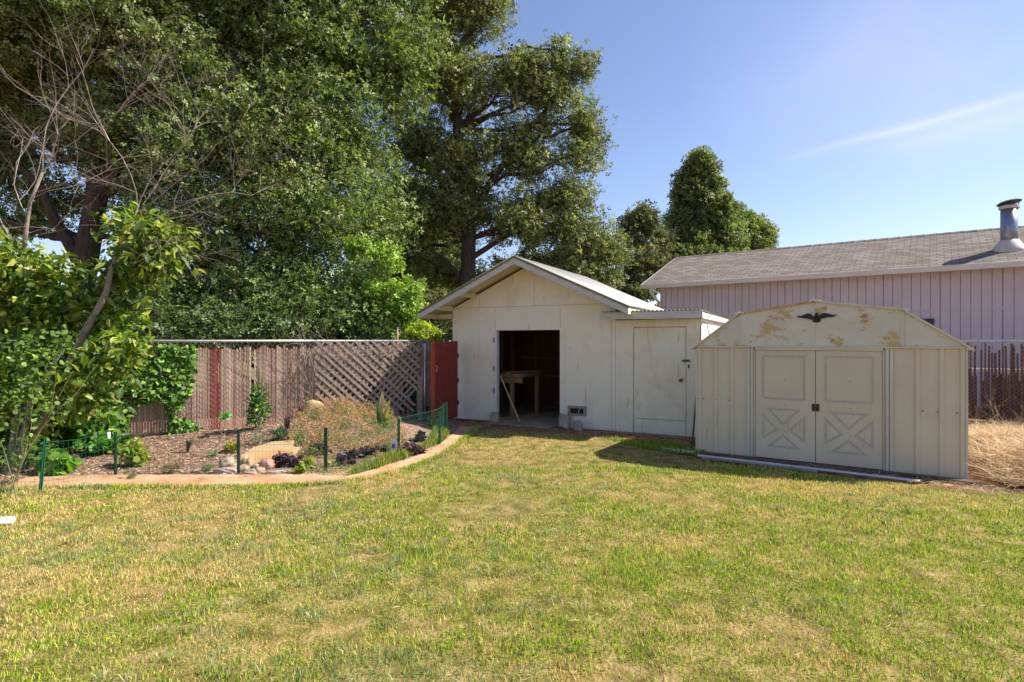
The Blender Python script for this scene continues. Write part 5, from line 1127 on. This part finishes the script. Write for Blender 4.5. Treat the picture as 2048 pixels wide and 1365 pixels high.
# young lime-green trees beyond the lattice
SUNNY = [(.18,.30,.04), (.25,.38,.06), (.12,.2,.03), (.32,.4,.08)]
g0 = at(775, 700, 13.0)
tree('young_tree', 'young yellow-green tree just beyond the lattice, taller of two', (g0.x, 13.0), [(g0.x, 13, 0), at(775, 640, 13), at(770, 560, 13)], .06, [L(770, 520, 13, .28, .40), L(760, 590, 13, .42, .40), L(810, 600, 13, .40, .5), L(790, 650, 13, .5, .4), L(720, 500, 13.2, .25, .3)], 5200, .085, pal=SUNNY, w=None, clump=26, sig=.12, bark='bark_grey', twign=30)
g0 = at(852, 700, 12.8)
tree('young_tree', 'low bright yellow-green sapling at the left of the shed eave', (g0.x, 12.8), [(g0.x, 12.8, 0), at(852, 670, 12.8), at(848, 650, 12.8)], .04, [L(842, 665, 12.8, .3, .2), L(862, 672, 12.8, .22, .15)], 1500, .075, pal=[(.34,.40,.04), (.26,.34,.04)], w=None, clump=22, sig=.09, bark='bark_grey', twign=16)
g0 = at(420, 700, 12.2)
tree('hedge_shrub', 'dark grey-green shrub mass beyond the ivy-covered fence', (g0.x, 12.2), [(g0.x, 12.2, 0), at(420, 660, 12.2), at(420, 620, 12.2)], .08, [L(330, 640, 12, .7, .6), L(430, 655, 12.2, .8, .5), L(530, 660, 12.4, .8, .45), L(280, 600, 12, .6, .7)], 12000, .075, pal=[(.07,.12,.04), (.11,.17,.06), (.17,.22,.1)], w=None, clump=40, sig=.2, bark='bark_grey', group='shrubs beyond the fence')
g0 = at(650, 700, 12.8)
tree('hedge_shrub', 'mottled green shrub mass beyond the bare slatted fence', (g0.x, 12.8), [(g0.x, 12.8, 0), at(650, 660, 12.8), at(650, 620, 12.8)], .08, [L(620, 650, 12.8, .8, .55), L(690, 640, 12.9, .8, .6), L(750, 665, 13.4, .8, .45), L(560, 640, 12.6, .6, .6)], 13000, .075, pal=[(.10,.16,.04), (.15,.21,.06), (.22,.27,.11), (.05,.08,.025)], w=None, clump=40, sig=.2, bark='bark_grey', group='shrubs beyond the fence')
g0 = at(20, 700, 19)
tree('yellow_tree', 'yellow-green tree far behind the left edge of the fence', (g0.x, 19), [(g0.x, 19, 0), at(20, 660, 19), at(20, 600, 19)], .15, [L(20, 620, 19, 1.5, 1.0), L(-80, 600, 19, 1.6, 1.3), L(90, 660, 19, 1.0, .6)], 9000, .13, pal=[(.2,.24,.05), (.26,.3,.07), (.13,.17,.04)], w=None, clump=40, sig=.3)
g0 = at(760, 700, 12.6)
tree('hedge_shrub', 'low shaded shrub seen through the gaps of the lattice', (g0.x, 12.6), [(g0.x, 12.6, 0), at(760, 800, 12.6), at(760, 740, 12.6)], .06, [L(640, 770, 12.2, .6, .6, .4), L(700, 760, 12.3, .7, .7, .4), L(770, 765, 12.5, .7, .7, .4), L(835, 760, 12.8, .6, .7, .4)], 9000, .075, pal=[(.07,.11,.03), (.10,.14,.045), (.05,.07,.025)], w=None, clump=40, sig=.2, bark='bark_grey', group='shrubs beyond the fence')
# D, conifer E, F
g0 = at(1280, 700, 25)
tree('slim_tree', 'slim dark tree between the shed roof and the house', (g0.x, 25), [(g0.x, 25, 0), at(1280, 600, 25), at(1275, 480, 25)], .16, [L(1290, 445, 25, .55, .7), L(1262, 460, 25, .5, .7), L(1275, 520, 25, .8, .9), L(1262, 580, 25, .9, .8), L(1310, 540, 25.5, .6, .8), L(1320, 490, 26, .4, .6), L(1240, 570, 25, .6, .7)], 19000, .13, clump=40, sig=.24, pal=[(.09,.10,.04), (.13,.14,.06), (.19,.19,.1), (.05,.06,.03)], w=None)
YE = 30; g0 = at(1400, 700, YE)
lE = []
for k in range(13):
    f = k/12; py_ = 318+f*245; hw = (.10+.95*f**.72)*2.55; jx = random.uniform(-12, 12)
    for s_ in (-1, 1, 0):
        lE.append(L(1392+jx+f*14+s_*hw*.5/YE*F_PX, py_+random.uniform(-8, 8), YE+random.uniform(-.6, .6), .14+hw*.45, .50))
tree('conifer_tree', 'tall pointed conifer standing behind the house roof', (g0.x, YE), [(g0.x, YE, 0), at(1400, 600, YE), at(1398, 450, YE), at(1391, 310, YE)], .22, lE, 62000, .17, pal=[(.08,.115,.03), (.12,.155,.045), (.17,.20,.07), (.24,.25,.12), (.04,.06,.02)], w=OAKW, clump=60, sig=.26, shell=.45, tmpl=LEAF_SPRIG)
g0 = at(1480, 700, 32)
tree('bushy_tree', 'bushy lighter tree right of the conifer above the house roof', (g0.x, 32), [(g0.x, 32, 0), at(1480, 560, 32), at(1475, 470, 32)], .2, [L(1470, 440, 32, .9, .7), L(1500, 470, 32, .9, .8), L(1455, 480, 31, 1.0, .9), L(1524, 465, 32, .6, .5), L(1510, 500, 32, 1.0, .7), L(1535, 480, 32, .3, .4)], 17000, .17, pal=[(.14,.19,.05), (.19,.24,.07), (.25,.28,.12), (.08,.12,.04)], w=None, clump=38, sig=.26)
print('objects', len(bpy.data.objects))
